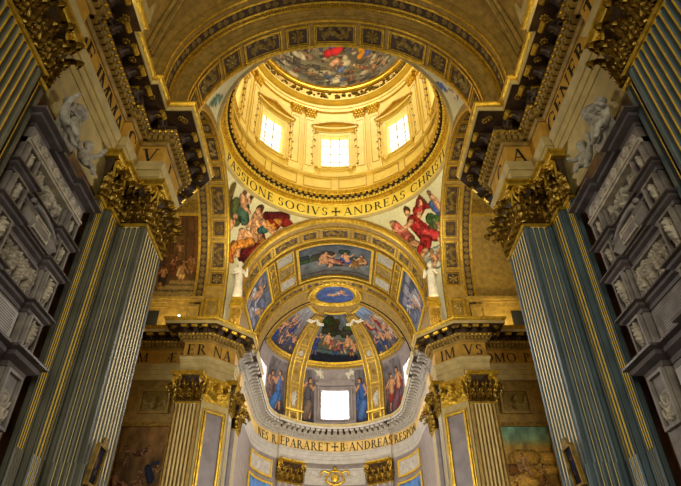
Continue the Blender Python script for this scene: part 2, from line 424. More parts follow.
def hfield(C, U, V, k=1.0):
    Hh = np.zeros_like(U)
    for ax, ay, bx, by, ra, rb, _ in C:
        dx, dy = bx-ax, by-ay; L = dx*dx+dy*dy+1e-9
        t = np.clip(((U-ax)*dx+(V-ay)*dy)/L, 0, 1); d2 = (U-ax-t*dx)**2+(V-ay-t*dy)**2; R = ra+(rb-ra)*t
        Hh = np.maximum(Hh, np.sqrt(np.maximum(R*R-d2, 0))*(1+.22*np.sin((U*.9+V*.35+.12*np.sin(V*23))*3.6/max(ra, rb, .02))))
    return Hh*k
def relief(name, mp, u0, u1, v0, v1, W_, H_, caps, m, parent, nu=40, nv=40, h0=0.0, k=0.8, label=None, cut=False):
    us = np.linspace(0, 1, nu); vs = np.linspace(0, 1, nv); A, B = np.meshgrid(us, vs)
    Hh = h0 + hfield(caps, A*W_, B*H_, k)
    mb = MB()
    mb.v = [mp(u0+(u1-u0)*a, v0+(v1-v0)*b, h) for a, b, h in zip(A.ravel(), B.ravel(), Hh.ravel())]
    up = Hh > h0+1e-4
    mb.f = [(j*nu+i, j*nu+i+1, (j+1)*nu+i+1, (j+1)*nu+i) for j in range(nv-1) for i in range(nu-1) if not cut or up[j:j+2, i:i+2].any()]; mb.m = [0]*len(mb.f)
    return mb.build(name, m, parent, 60, label)
def blob(x, y, rx, c, ry=None): return (x-rx*.5, y, x+rx*.5, y, ry or rx*.6, (ry or rx*.6), c)
def paintcols(U, V, W_, H_, bg, caps, seed=1, na=.35, ns=3.0, fa=.08):
    t = np.clip(V/H_, 0, 1); c = np.zeros(U.shape+(3,))
    ts = [b[0] for b in bg]
    for k in range(3): c[..., k] = np.interp(t, ts, [b[1][k] for b in bg])
    n = vnoise(U/W_*ns*3+7, V/H_*ns*3+3, 1.0, seed)
    c = c*(1-na+2*na*n)[..., None]
    n2 = vnoise(U/W_*30, V/W_*30, 1.0, seed+5)
    for ax, ay, bx, by, ra, rb, col in caps:
        dx, dy = bx-ax, by-ay; L = dx*dx+dy*dy+1e-9
        tt = np.clip(((U-ax)*dx+(V-ay)*dy)/L, 0, 1); d2 = (U-ax-tt*dx)**2+(V-ay-tt*dy)**2; R = ra+(rb-ra)*tt
        R = R*(.85+.3*n2)
        m = d2 < R*R
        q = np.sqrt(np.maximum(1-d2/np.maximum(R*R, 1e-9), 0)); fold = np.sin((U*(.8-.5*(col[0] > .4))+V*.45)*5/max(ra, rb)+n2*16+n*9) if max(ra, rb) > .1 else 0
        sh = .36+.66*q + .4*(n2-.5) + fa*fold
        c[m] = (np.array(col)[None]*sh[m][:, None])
    return np.clip(c, 0.01, 1)
def srgb_lin(c): return np.where(c <= .04045, c/12.92, ((c+.055)/1.055)**2.4)
def painting(name, mp, u0, u1, v0, v1, W_, H_, bg, caps, parent=None, nu=120, nv=100, h=0.0, seed=1, na=.35, mask=None, label=None, ns=3.0):
    us = np.linspace(0, 1, nu); vs = np.linspace(0, 1, nv); A, B = np.meshgrid(us, vs)
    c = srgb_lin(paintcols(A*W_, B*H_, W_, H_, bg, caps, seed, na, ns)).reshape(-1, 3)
    mb = MB(); mb.v = [mp(u0+(u1-u0)*a, v0+(v1-v0)*b, h) for a, b in zip(A.ravel(), B.ravel())]
    mb.f = [(j*nu+i, j*nu+i+1, (j+1)*nu+i+1, (j+1)*nu+i) for j in range(nv-1) for i in range(nu-1) if mask is None or mask((i+.5)/(nu-1), (j+.5)/(nv-1))]
    mb.m = [0]*len(mb.f); mb.c = c
    return mb.build(name, FRESCO, parent, 180, label)
# ------------------------------------------------------------------ key dimensions (metres)
ZC, ZA, ZF, ZFT, ZT, ZS = 14.6, 16.6, 17.7, 18.85, 20.0, 23.6
RA, YD, RD = 7.4, 27.4, 8.32
NW = 8.6
rng = np.random.RandomState(7)
def mir(p): return [(-x, y) for x, y in reversed(p)]
def side(p, S): return p if S < 0 else mir(p)
def loft(mb, mp, us, prof, closed=True, mi=0):
    k = len(prof); P = [mp(u, v, h) for u in us for v, h in prof]
    F = [(i*k+j, (i+1)*k+j, (i+1)*k+(j+1) % k, i*k+(j+1) % k) for i in range(len(us)-1) for j in range(k if closed else k-1)]
    return mb.add(P, F, mi)
def xmap(S): return lambda u, v, h: (S*(NW-h), u, v)      # nave wall, u is the depth into the church
SIDE = {-1: 'left', 1: 'right'}

# ------------------------------------------------------------------ shared small meshes
def leaf_mesh():
    mb = MB(); nu, nv = 11, 25; V = []
    for j in range(nv):
        t = j/(nv-1)
        wd = (.5*(.75+.35*sin(PI*min(t*1.15, 1)))*(1-max(0, t-.72)**1.5*4.5))*(1+.26*sin(t*9*PI))
        if t < .78: z = t/.78; y = .10+.35*t**2
        else:
            q = (t-.78)/.22; z = 1-.22*q*q; y = .10+.35*.78**2+.55*sin(q*PI/2)
        for i in range(nu):
            s = -1+2*i/(nu-1)
            V.append((s*wd, y-.22*s*s+.08*cos(s*4*PI)*(1-t*.3)+.05*abs(s)*sin(t*9*PI), z-.08*abs(s)*(t > .5)+.05*abs(s)*cos(t*9*PI)))
    mb.add(V, [(j*nu+i, j*nu+i+1, (j+1)*nu+i+1, (j+1)*nu+i) for j in range(nv-1) for i in range(nu-1)])
    return mb.mesh('acanthus_leaf', LEAFM, 50)
def volute_mesh():
    mb = MB(); P = []
    for i in range(34):
        a = i*.42; q = .5*(1-i/40); P.append((q*cos(a), .08*(i/34)*2, q*sin(a)))
    mb.tube(P, lambda t: .11*(1-.4*t), 6); mb.ball((0, .2, 0), .13)
    mb.tube([(.5, 0, 0), (.42, -.02, -.5), (.15, -.05, -1.1)], lambda t: .11*(1-.5*t), 6)
    return mb.mesh('volute', GOLD, 50)
def rose_mesh(m=GOLD):
    mb = MB()
    for k in range(7):
        a = 2*PI*k/7; mb.ball((.62*cos(a), .05, .62*sin(a)), .36, 7, 5, (1, .5, 1))
    mb.ball((0, .15, 0), .34, 8, 5); return mb.mesh('rosette', m, 60)
def modillion_mesh(ms=None):
    ms = ms or [SOFF, GOLD]
    mb = MB(); pr = [(0, 0), (.78, 0), (.80, -.08), (.74, -.17), (.62, -.19), (.5, -.14), (.34, -.16), (.2, -.27), (.08, -.33), (0, -.33)]
    k = len(pr); V = [(x, y, z) for x in (-.16, .16) for y, z in pr]
    mb.add(V, [tuple(range(k)), tuple(2*k-1-i for i in range(k))]+[(j, (j+1) % k, k+(j+1) % k, k+j) for j in range(k)])
    mb.tube([(-.19, .70, -.09), (.19, .70, -.09)], .12, 8, 1); mb.tube([(-.18, .1, -.22), (.18, .1, -.22)], .13, 8, 0); mb.tube([(0, .5, -.16), (0, .3, -.2), (0, .15, -.34)], lambda t: .1-.03*t, 6, 0)
    return mb.mesh('modillion', ms, 40)
LEAF, VOL, ROSE, MODI = leaf_mesh(), volute_mesh(), rose_mesh(), modillion_mesh()
ROSED = rose_mesh(DGOLD); MODP = modillion_mesh([PALE, PALE])  # MODP is pale: window light on the brackets put into the colour

def right(t): return (t[1], -t[0])
def capital(parent, path, z0, H, small=False, volutes=True):
    """a Corinthian capital that wraps the path; bell and astragal are its own mesh"""
    a = H/2.0
    mb = MB()
    mb.sweep(path, [(-.25, z0+.03*a), (.0, z0+.06*a), (.02, z0+1.0*a), (.18*a, z0+1.7*a), (-.25, z0+1.7*a)])
    mb.sweep(path, [(-.25, z0-.1*a), (.06*a, z0-.1*a), (.12*a, z0-.04*a), (.06*a, z0+.04*a), (-.25, z0+.04*a)], mi=1)
    cap = mb.build('capital', [SOFF, GOLD], parent)  # dark brown bell paints in the shade between the leaves
    ab = MB(); ab.sweep(path, [(-.25, z0+1.7*a), (.36*a, z0+1.7*a), (.42*a, z0+1.78*a), (.50*a, z0+1.82*a), (.50*a, z0+1.93*a), (.3*a, z0+2*a), (-.25, z0+2*a)])
    ab.build('abacus', GOLD, cap)
    for r in runs(path, 0.0):
        L = rlen(r)
        if L < .25*a: continue
        n = max(1, int(round(L/(.62*a)))) if not small else max(2, int(round(L/(.6*a))))
        lw = L/n
        for row, (hh, dd, off) in enumerate(((.78, .62, .5), (1.28, .8, 0.0))):
            for i in range(n if row == 0 else n+1):
                s = min(max(lw*(i+off), .06), L-.06); p, t = rpos(r, s); nd = right(t); ud = (-t[0], -t[1])
                inst('acanthus_leaf', LEAF, cap, frameM((p[0]+nd[0]*.02*row, p[1]+nd[1]*.02*row, z0+.06*a), (ud[0], ud[1], 0), (nd[0], nd[1], 0), (0, 0, 1), (lw*.62+.08*a, dd*a*1.15, hh*a)))
        if volutes and L > .6*a:
            for s, f in ((.12*a, 1), (L-.12*a, -1)):
                p, t = rpos(r, s); nd = right(t); ud = (-t[0], -t[1])
                inst('volute', VOL, cap, frameM((p[0]+nd[0]*.3*a-t[0]*f*.1*a, p[1]+nd[1]*.3*a-t[1]*f*.1*a, z0+1.45*a), (ud[0]*f, ud[1]*f, 0), (nd[0], nd[1], 0), (0, 0, 1), (.5*a, .6*a, .5*a)))
            p, t = rpos(r, L/2); nd = right(t)
            inst('rosette', ROSE, cap, frameM((p[0]+nd[0]*.36*a, p[1]+nd[1]*.36*a, z0+1.83*a), (-t[0], -t[1], 0), (nd[0], nd[1], 0), (0, 0, 1), (.2*a, .5*a, .2*a)))
    return cap
def flutes(mb, mp, L, z0, z1, n, edge=.12, zc=None, dep=.075, fr=.3):
    """a fluted sheet L wide: material 0 in the flutes, 1 on the fillets"""
    zc = zc if zc is not None else z0+.5
    pitch = (L-2*edge)/n; fw = pitch*fr; gw = pitch-fw; R = gw/2; zt = z1-.12; zb = z0+.15
    rows = [(z0, 0, 0), (zb, 0, 0)] + [(zb+R*(1-cos(a)), sin(a), -.5) for a in (.5, 1.0, PI/2)] + [(zc, 1, -.5), (zc+.03, 1, 1)] + [(zt-R*(1-sin(a)), cos(a), 1) for a in (0, .5, 1.0, 1.35)] + [(zt, 0, 0), (z1, 0, 0)]
    V = []; K = 0
    for z, k, dsg in rows:
        pts = [(0, 0)]
        for i in range(n):
            c = edge+pitch*(i+.5); r = R*max(k, .001)
            pts += [(c-r, 0)] + [(c+r*q, -dep*dsg*sqrt(1-q*q)*k) for q in (-.75, -.35, 0, .35, .75)] + [(c+r, 0)]
        pts += [(L, 0)]; K = len(pts); V += [mp(a, z, h) for a, h in pts]
    F0, F1 = [], []
    for j in range(len(rows)-1):
        for i in range(K-1):
            q = (j*K+i, j*K+i+1, (j+1)*K+i+1, (j+1)*K+i)
            g = i > 0 and i < K-2 and (i-1) % 7 != 6
            (F0 if g else F1).append((q, (i == 0 or i == K-2)))
    mb.add(V, [q for q, _ in F0], 0); b = len(mb.v)-len(V)
    for q, e in F1: mb.f.append(tuple(i+b for i in q)); mb.m.append(0 if e else 1)
def segs(path): return list(zip(path, path[1:]))
def segmap(a, b):
    L = math.hypot(b[0]-a[0], b[1]-a[1]); t = ((b[0]-a[0])/L, (b[1]-a[1])/L)
    return plane(a, right(t)), L
def pilaster(name, label, cat, path, nfl, z1=ZC, H=2.0, body=.3, mats=None, group=None, zc=6.0, skip=(), z0=1.6, cap=True, small=False, extra=None, fr=.3, edge=.12, frs=None):
    mid = path[len(path)//2]
    root = thing(name, (mid[0], mid[1], 0), label, cat, group)
    sh = MB()
    for i, (a, b) in enumerate(segs(path)):
        mp, L = segmap(a, b)
        if i in skip or not nfl[i]: sh.mbox(mp, 0, L, z0, z1, -.04, 0, 1, 1, 0); continue
        flutes(sh, mp, L, z0, z1, nfl[i], zc=zc, fr=frs[i] if frs else fr, edge=edge)
    sh.sweep(path, [(-body, z0), (-.12, z0), (-.12, z1), (-body, z1)])
    sh.build('shaft', mats or [GREY, GOLDF], root, 25)
    bs = MB(); bs.sweep(path, [(-body, 0), (.3, 0), (.3, .9), (.22, 1.0), (.25, 1.15), (.22, 1.3), (.1, 1.4), (.12, 1.52), (0, 1.6), (-body, 1.6)])
    bs.build('base', CREAM, root)
    if cap: capital(root, path, z1, H, small)
    return root

def entablature(name, label, cat, path, z0=ZA, s=1.0, group=None, mats=None, gap=.82, rosettes=True, loc=None):
    """architrave, frieze, bed mouldings with dentils and eggs, modillions, cornice; s scales the profile"""
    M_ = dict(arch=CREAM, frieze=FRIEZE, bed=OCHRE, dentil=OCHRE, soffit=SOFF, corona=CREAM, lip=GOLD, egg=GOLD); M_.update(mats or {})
    mid = loc or path[len(path)//2]
    root = thing(name, (mid[0], mid[1], z0), label, cat, group)
    Z = lambda z: z0 + (z-ZA)*s
    def sw(nm, prof, m):
        mb = MB(); mb.sweep(path, [(p*s if p > -.2 else p, Z(z)) for p, z in prof]); return mb.build(nm, m, root)
    sw('architrave', [(-.3, 16.6), (0, 16.6), (0, 16.95), (.05, 16.97), (.05, 17.3), (.10, 17.32), (.10, 17.48), (.2, 17.6), (.2, 17.68), (-.3, 17.68)], M_['arch'])
    sw('frieze', [(-.3, 17.68), (0, 17.68), (0, 18.75), (-.3, 18.75)], M_['frieze'])
    sw('bed_moulding', [(-.3, 18.75), (.06, 18.75), (.12, 18.82), (.14, 18.84), (.14, 19.1), (.34, 19.1), (.36, 19.14), (.48, 19.24), (.48, 19.26), (-.3, 19.26)], M_['bed'])
    mb = MB()
    for (p, t) in spread(path, .24*s, .26*s, .03):
        n = right(t); mp = plane(p, n); mb.mbox(mp, -.08*s, .08*s, Z(18.87), Z(19.08), -.1*s, .09*s)
    mb.build('dentil_band', M_['dentil'], root)
    mb = MB()
    for (p, t) in spread(path, .44*s, .27*s, .03): mb.ball((p[0], p[1], Z(19.19)), .085*s, 7, 5, (1, 1, 1.1))
    mb.build('egg_moulding', M_['egg'], root)
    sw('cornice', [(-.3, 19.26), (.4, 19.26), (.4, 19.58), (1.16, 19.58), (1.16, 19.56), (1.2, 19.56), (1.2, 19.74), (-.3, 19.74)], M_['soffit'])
    sw('corona', [(-.3, 19.74), (1.2, 19.74), (1.201, 19.57), (1.24, 19.57), (1.24, 19.78), (-.3, 19.78)], M_['corona'])
    sw('lip', [(-.3, 19.78), (1.24, 19.78), (1.3, 19.82), (1.36, 19.92), (1.36, 20.0), (-.3, 20.0)], M_['lip'])
    for (p, t) in spread(path, .42*s, gap*s, .1*s)[:99]:
        n = right(t); inst('modillion', M_.get('modi', MODI), root, frameM((p[0], p[1], Z(19.58)), (-t[0], -t[1], 0), (n[0], n[1], 0), (0, 0, 1), (s, s*.93, s)))
    if rosettes:
        for (p, t) in spread(path, .8*s, gap*s, -.3*s)[:99]:
            n = right(t); inst('coffer_rosette', ROSED, root, frameM((p[0], p[1], Z(19.57)), (t[0], t[1], 0), (0, 0, -1), (n[0], n[1], 0), (.17*s, .3*s, .17*s)))
    return root
def lettering(root, jobs, m=LETTER):
    mb = MB()
    for t, mp, u, v, H, sp, kw in jobs: text(mb, t, mp, u, v, H, sp, **kw)
    return mb.build('lettering', m, root)

# ------------------------------------------------------------------ shell
mb = MB(); mb.box(-24, 24, -16, 60, -.3, 0); structure('floor', mb, FLOORM)
for S in (-1, 1):
    mb = MB(); mb.box(S*NW, S*(NW+1.2), -10, 16.2, 0, ZS); structure('wall_'+SIDE[S], mb, RUST)
    mb = MB(); mb.sweep(side([(-NW, -4), (-NW, 16)], S), [(0, 14.9), (.05, 14.95), (.05, 15.2), (.12, 15.3), (.12, 15.36), (.04, 15.4), (.04, 15.8), (.09, 15.86), (.09, 16.2), (.14, 16.3), (.14, 16.6), (0, 16.6)]); structure('trim_'+SIDE[S], mb, CREAM)
    mb = MB()   # near crossing pier, then the attic blocks that carry the arch
    P = [(-9.8, 16.3), (-7.4, 16.3), (-7.4, 18.0), (-8.7, 19.4), (-20, 19.4), (-20, 20.0), (-9.8, 20.0)]
    P = [(x*-S, y) for x, y in P]
    for z0, z1 in ((0, ZA),):
        k = len(P); mb.add([(x, y, z) for z in (z0, z1) for x, y in P], [tuple(range(k)), tuple(range(k, 2*k))]+[(i, (i+1) % k, k+(i+1) % k, k+i) for i in range(k)])
    mb.box(S*7.4, S*9.8, 17.2, 19.2, ZA, ZS); mb.box(S*9.3, S*20, 18.9, 19.7, ZA, 31)
    structure('wall_near_pier_'+SIDE[S], mb, OCHRE)
    mb = MB()   # far crossing pier and the end wall of the transept arm
    P = [(-22, 35.2), (-9.9, 35.2), (-9.9, 34.0), (-8.6, 34.0), (-7.2, 35.5), (-7.2, 36.6), (-7.6, 36.6), (-7.6, 48), (-9, 48), (-9, 37.5), (-22, 37.5)]
    P = [(x*-S, y) for x, y in P]; k = len(P)
    mb.add([(x, y, z) for z in (0, ZA) for x, y in P], [tuple(range(k)), tuple(range(k, 2*k))]+[(i, (i+1) % k, k+(i+1) % k, k+i) for i in range(k)])
    mb.box(S*8.2, S*22, 35.2, 36, ZA, 34); mb.box(S*21, S*22, 19, 36, 0, 34)
    mb.box(S*7.4, S*9, 35.75, 48, ZA, ZS)
    structure('wall_transept_'+SIDE[S], mb, OCHRE)
    mb = MB(); mb.box(S*7.33, S*7.62, 36.55, 48.1, 0, ZS-3.0); structure('wall_chancel_'+SIDE[S], mb, LILAC)
    mb = MB(); mb.grid(arcy(RA+.3, YD, ZS), lins(-PI/2, PI/2, 40), lins(S*8.4, S*22, 2)); structure('ceiling_transept_'+SIDE[S], mb, OCHRE)
# apse walls
AP = 7.3
def amap(u, v, h):
    R = AP-h
    if v < 0: return (sin(u)*R, 48+cos(u)*R, ZS+v*AP)
    return (sin(u)*cos(v)*R, 48+cos(u)*cos(v)*R, ZS+sin(v)*R)
zl = lambda z: (z-ZS)/AP
AWIN = [(0.0, .195, zl(21.05), zl(24.0)), (-1.38, .15, zl(21.2), zl(24.6)), (1.38, .15, zl(21.2), zl(24.6))]
us = sorted(set(lins(-PI/2, PI/2, 40)+[a+s*w for a, w, _, _ in AWIN for s in (-1, 1)]))
vs = sorted(set(lins(zl(0), zl(20), 4)+lins(zl(20), 0, 4)+lins(0, .43, 5)+[q for _, _, a, b in AWIN for q in (a, b)]))
mb = MB(); mb.grid(amap, us, vs, -.02, skip=lambda a, b, c, d: any(a >= c0-w-1e-6 and b <= c0+w+1e-6 and c >= z0-1e-6 and d <= z1+1e-6 for c0, w, z0, z1 in AWIN))
structure('wall_apse', mb, LILAC)
mb = MB(); mb.grid(amap, lins(-PI/2, PI/2, 44), lins(.43, PI/2, 18), -.01); structure('ceiling_apse', mb, OCHRE)
mb = MB(); mb.grid(arcx(RA+.02, ZS), lins(-PI/2, PI/2, 40), lins(36.9, 48, 4)); structure('ceiling_chancel', mb, OCHRE)
# nave vault
mb = MB(); mb.grid(arcx(8.75, ZS), lins(-PI/2, PI/2, 48), lins(-10, 16.2, 6)); structure('ceiling_nave', mb, OCHRE)
mb = MB(); mb.box(-14, 14, -16.4, -16, 0, 34); structure('wall_back', mb, OCHRE)

# ------------------------------------------------------------------ windows
def window(name, mp, u0, u1, v0, v1, pane, du, dv, nm=2, nn=4, dep=.5, fm=DRUMP, mm=None, fw=.16, nu=4):
    fr = MB(); k = fw*du
    fr.ring(mp, u0-k, u1+k, v0-fw*dv, v1+fw*dv, fw*dv, -.02, .14, nu, 3, k)
    fr.ring(mp, u0-k*2, u1+k*2, v0-2*fw*dv, v1+2*fw*dv, fw*dv*.9, -.02, .08, nu, 3, k*.9)
    for a, b in ((u0, u0+.01*du), (u1-.01*du, u1)): fr.mbox(mp, a, b, v0, v1, -dep, 0, 1, 2)
    for a, b in ((v0, v0+.01*dv), (v1-.01*dv, v1)): fr.mbox(mp, u0, u1, a, b, -dep, 0, nu, 1)
    root = fr.build(name, fm); root['kind'] = 'structure'
    mu = MB()
    for i in range(1, nm): a = u0+(u1-u0)*i/nm; mu.mbox(mp, a-.035*du, a+.035*du, v0, v1, -dep+.05, -dep+.1)
    for i in range(1, nn): a = v0+(v1-v0)*i/nn; mu.mbox(mp, u0, u1, a-.03*dv, a+.03*dv, -dep+.05, -dep+.1, nu, 1)
    mu.build('glazing_bars', mm or DRUM, root)
    p = MB(); p.grid(mp, lins(u0, u1, nu), [v0, v1], -dep); p.build('pane', pane, root)
    return root

# ------------------------------------------------------------------ nave sides
INS = {-1: 'DE IMMAC', 1: 'GENERATI'}
NEARP = [(-8.15, 1.5), (-8.15, 9.9), (-8.42, 9.9), (-8.42, 14.6), (-8.15, 14.6), (-8.15, 15.9), (-7.1, 15.9), (-7.1, 18.3), (-8.4, 19.6), (-15, 19.6)]
for S in (-1, 1):
    ent = entablature('nave_entablature', 'gilded entablature lettered %s along the nave wall' % ('DE IMMAC' if S < 0 else 'GENERATI'), 'entablature', side(NEARP, S), group=None, loc=(S*8.2, 12))
    fx = lambda n, x, y: plane((x, y), n)
    if S < 0:
        J = [('DE IMMA', plane((-8.42, 0), (1, 0)), 14.5, 17.82, .8, .04, dict(align=-1)), ('C', plane((-8.15, 0), (1, 0)), 15.05, 17.82, .8, .1, {}),
             ('V', plane((0, 15.9), (0, -1)), -7.65, 17.85, .74, .1, {}), ('L', plane((-7.1, 0), (1, 0)), 17.0, 17.85, .74, .1, {})]
    else:
        J = [('GENERA', plane((8.42, 0), (-1, 0)), -14.5, 17.82, .8, .13, dict(align=1)), ('TI', plane((8.15, 0), (-1, 0)), -9.7, 17.82, .8, .12, dict(align=1)),
             ('A', plane((0, 15.9), (0, -1)), 7.62, 17.85, .74, .1, {}), ('C', plane((7.1, 0), (-1, 0)), -17.0, 17.85, .74, .1, {})]
    lettering(ent, J)
    nm = 'DE IMMAC' if S < 0 else 'GENERATI'
    pilaster('nave_pilaster', 'broad pilaster with gold fillets running out of frame beside the tomb under %s' % nm, 'pilaster',
             side([(-8.42, 6.6), (-8.08, 6.6), (-8.08, 9.25), (-8.3, 9.25), (-8.3, 9.85)], S), [0, 10, 0, 2] if S < 0 else [2, 0, 10, 0], group=None, fr=.24, mats=[GREY if S < 0 else GREYB, GOLDF])
    pilaster('nave_pilaster', 'narrow stepped pilaster between the tomb under %s and the tall corner pilaster' % nm, 'pilaster',
             side([(-8.42, 14.42), (-8.28, 14.42), (-8.28, 15.05), (-8.1, 15.05), (-8.1, 15.98)], S), [0, 4, 0, 4] if S < 0 else [4, 0, 4, 0], fr=.4, edge=.08, mats=[GREY if S < 0 else GREYB, GOLDF])
    pilaster('crossing_pilaster', 'tall fluted corner pilaster under the letter %s beside the dome arch' % ('V' if S < 0 else 'A'), 'pilaster',
             side([(-8.1, 16.0), (-7.1, 16.0), (-7.1, 18.2)], S), [4, 8] if S < 0 else [8, 4], frs=[.13, .33] if S < 0 else [.33, .13], edge=.09, mats=[GREY if S < 0 else GREYB, PALEF])

# ------------------------------------------------------------------ papal tombs
def tomb(S):
    m = xmap(S); nm = 'DE IMMAC' if S < 0 else 'GENERATI'
    root = thing('wall_tomb', (S*8.4, 11.9, 0), 'tall tiered marble tomb carved with reliefs on the wall under %s' % nm, 'tomb')
    Y0, Y1 = 10.1, 13.75; C0, C1 = 10.95, 12.9        # whole width, central bay
    r = np.random.RandomState(20+S)
    body = MB(); body.mbox(m, Y0, Y1, 0, 13.3, -.1, .12); body.mbox(m, Y0, C0, 0, 12.9, .12, .3); body.mbox(m, C1, Y1, 0, 12.9, .12, .3)
    body.build('carcass', TOMB, root)
    P0 = lambda o: [(-(NW-o-.0), Y0-.0), ]
    def corn(nm_, z, hgt, pr, ress=.2, mt=TOMBD):
        a = NW-.12; b = NW-.3
        path = [(-NW, Y0), (-b, Y0), (-b, C0), (-a, C0), (-a, C1), (-b, C1), (-b, Y1), (-NW, Y1)]
        c = MB(); c.sweep(side(path, S), [(-.05, z), (.04, z), (.06, z+hgt*.3), (pr*.6, z+hgt*.5), (pr*.65, z+hgt*.75), (pr, z+hgt*.85), (pr, z+hgt), (-.05, z+hgt)]); return c.build(nm_, mt, root)
    tiers = [(7.95, .45, .42), (9.35, .3, .26), (10.75, .3, .26), (11.9, .28, .24)]
    for z, hg, pr in tiers: corn('tier_cornice', z-hg+.0, hg, pr)
    corn('top_cornice', 13.3, .36, .42)
    q = MB(); q.mbox(m, Y0, Y1, 12.78, 12.86, .12, .42); q.mbox(m, Y0, Y1, 12.70, 12.78, .12, .38); q.build('architrave', TOMBR, root)
    fr = MB(); fr.mbox(m, Y0, Y1, 12.85, 13.3, .12, .34); f = fr.build('scroll_frieze', TOMB, root)
    relief('frieze_carving', m, Y0+.1, Y1-.1, 12.88, 13.28, 3.4, .4, scroll(r, 3.4, .4, 8), TOMBR, f, 170, 28, .34, 1.2, cut=True)
    zs = [8.05, 9.4, 10.8, 11.95, 13.0]
    for k in range(4):
        z0, z1 = zs[k], zs[k+1]-.32
        for u0, u1 in ((Y0+.1, C0-.12), (C1+.12, Y1-.1)):
            nf = MB(); nf.ring(m, u0, u1, z0, z1, .07, .3, .42); fo = nf.build('niche_frame', TOMB, root)
            w_, h_ = u1-u0-.14, z1-z0-.14
            back = MB(); back.mbox(m, u0+.07, u1-.07, z0+.07, z1-.07, .29, .305); back.build('niche_ground', TOMBD, fo)  # dark backing paints the shade in the gaps around the figure
            relief('niche_statue', m, u0+.07, u1-.07, z0+.07, z1-.07, w_, h_, figure(r, w_/2, h_*.52, h_*1.02, pose='stand', flip=S), TOMBR, fo, 34, 50, .3, 1.8, cut=True)
    def panel(nm_, z0, z1, n, s, poses, k=1.6, mt=TOMBR):
        w_, h_ = C1-C0-.2, z1-z0
        C = []
        for i in range(n): C += figure(r, w_*(i+.5)/n+r.uniform(-.04, .04), h_*(.40+.14*r.rand()), h_*s, pose=poses[i % len(poses)], flip=1 if i < n/2 else -1)
        f_ = MB(); f_.ring(m, C0+.03, C1-.03, z0-.06, z1+.06, .07, .12, .2); p_ = f_.build(nm_+'_frame', TOMB, root)
        gd = MB(); gd.mbox(m, C0+.1, C1-.1, z0, z1, .11, .125); gd.build('relief_ground', TOMBD, p_)  # darker slab: shade between the carved figures put into its colour
        relief(nm_, m, C0+.1, C1-.1, z0, z1, w_, h_, C, mt, p_, 110, 56, .12, k, cut=True)
    panel('crowd_relief', 9.5, 10.38, 11, .95, ['stand', 'stand', 'sit'])
    panel('upper_relief', 12.0, 12.78, 7, 1.0, ['sit', 'stand', 'fly'])
    s_ = MB()                                              # sarcophagus with its inscription tablet and recumbent figure
    s_.sweep(side([(-8.48, C0+.15), (-8.22, C0+.15), (-8.22, C1-.15), (-8.48, C1-.15)], S), [(-.3, 10.85), (.0, 10.85), (.12, 11.05), (.05, 11.25), (.12, 11.32), (-.3, 11.32)])
    s_ = s_.build('sarcophagus', TOMB, root)
    t_ = MB(); t_.mbox(m, 11.55, 12.3, 10.92, 11.26, .3, .45); t_.ring(m, 11.5, 12.35, 10.88, 11.3, .05, .3, .48); t_.build('inscription_tablet', TOMBR, s_)
    ef = MB(); ef.tube([(S*8.15, C0+.3, 11.45), (S*8.15, C0+.6, 11.5), (S*8.15, 11.9, 11.5), (S*8.17, 12.4, 11.44), (S*8.2, 12.7, 11.38)], lambda t: .11-.05*t, 10); ef.ball((S*8.15, C0+.2, 11.5), .09); ef.build('recumbent_effigy', TOMB, s_)
    # big inscription slab, then the lower storey
    sl = MB(); sl.mbox(m, C0+.12, C1-.12, 8.15, 8.95, .12, .17)
    sl = sl.build('inscription_slab', PALE if S < 0 else TOMB, root)
    ln = MB()
    for i in range(11): ln.mbox(m, C0+.2, C1-.2-.12*r.rand(), 8.2+i*.065, 8.222+i*.065, .17, .174)
    ln.build('inscription_lines', TOMBD, sl)
    for u0, u1 in ((Y0+.1, C0-.1), (C1+.1, Y1-.1)):
        relief('coat_of_arms', m, u0, u1, 6.2, 7.4, u1-u0, 1.2, scroll(r, u1-u0, 1.2, 1)+urn_relief(r, u1-u0, .5), TOMBR, root, 44, 50, .3, 1.3, cut=True)
        q = MB(); q.ring(m, u0-.06, u1+.06, 6.1, 7.5, .08, .3, .4); q.build('arms_frame', TOMB, root)
    q = MB(); q.mbox(m, C0-.1, C1+.1, 5.2, 5.5, .1, .5); q.ring(m, C0, C1, 1.2, 5.3, .22, .1, .34); q.mbox(m, C0+.2, C1-.2, 1.2, 5.1, .1, .13)
    q.build('lower_doorcase', TOMBD, root)
    q = MB(); q.mbox(m, C0+.2, C1-.2, 6.0, 7.3, .12, .2); q.build('lower_tablet', PALE, root)
    # rust marble strips beside the tomb stay part of the wall
for S in (-1, 1): tomb(S)

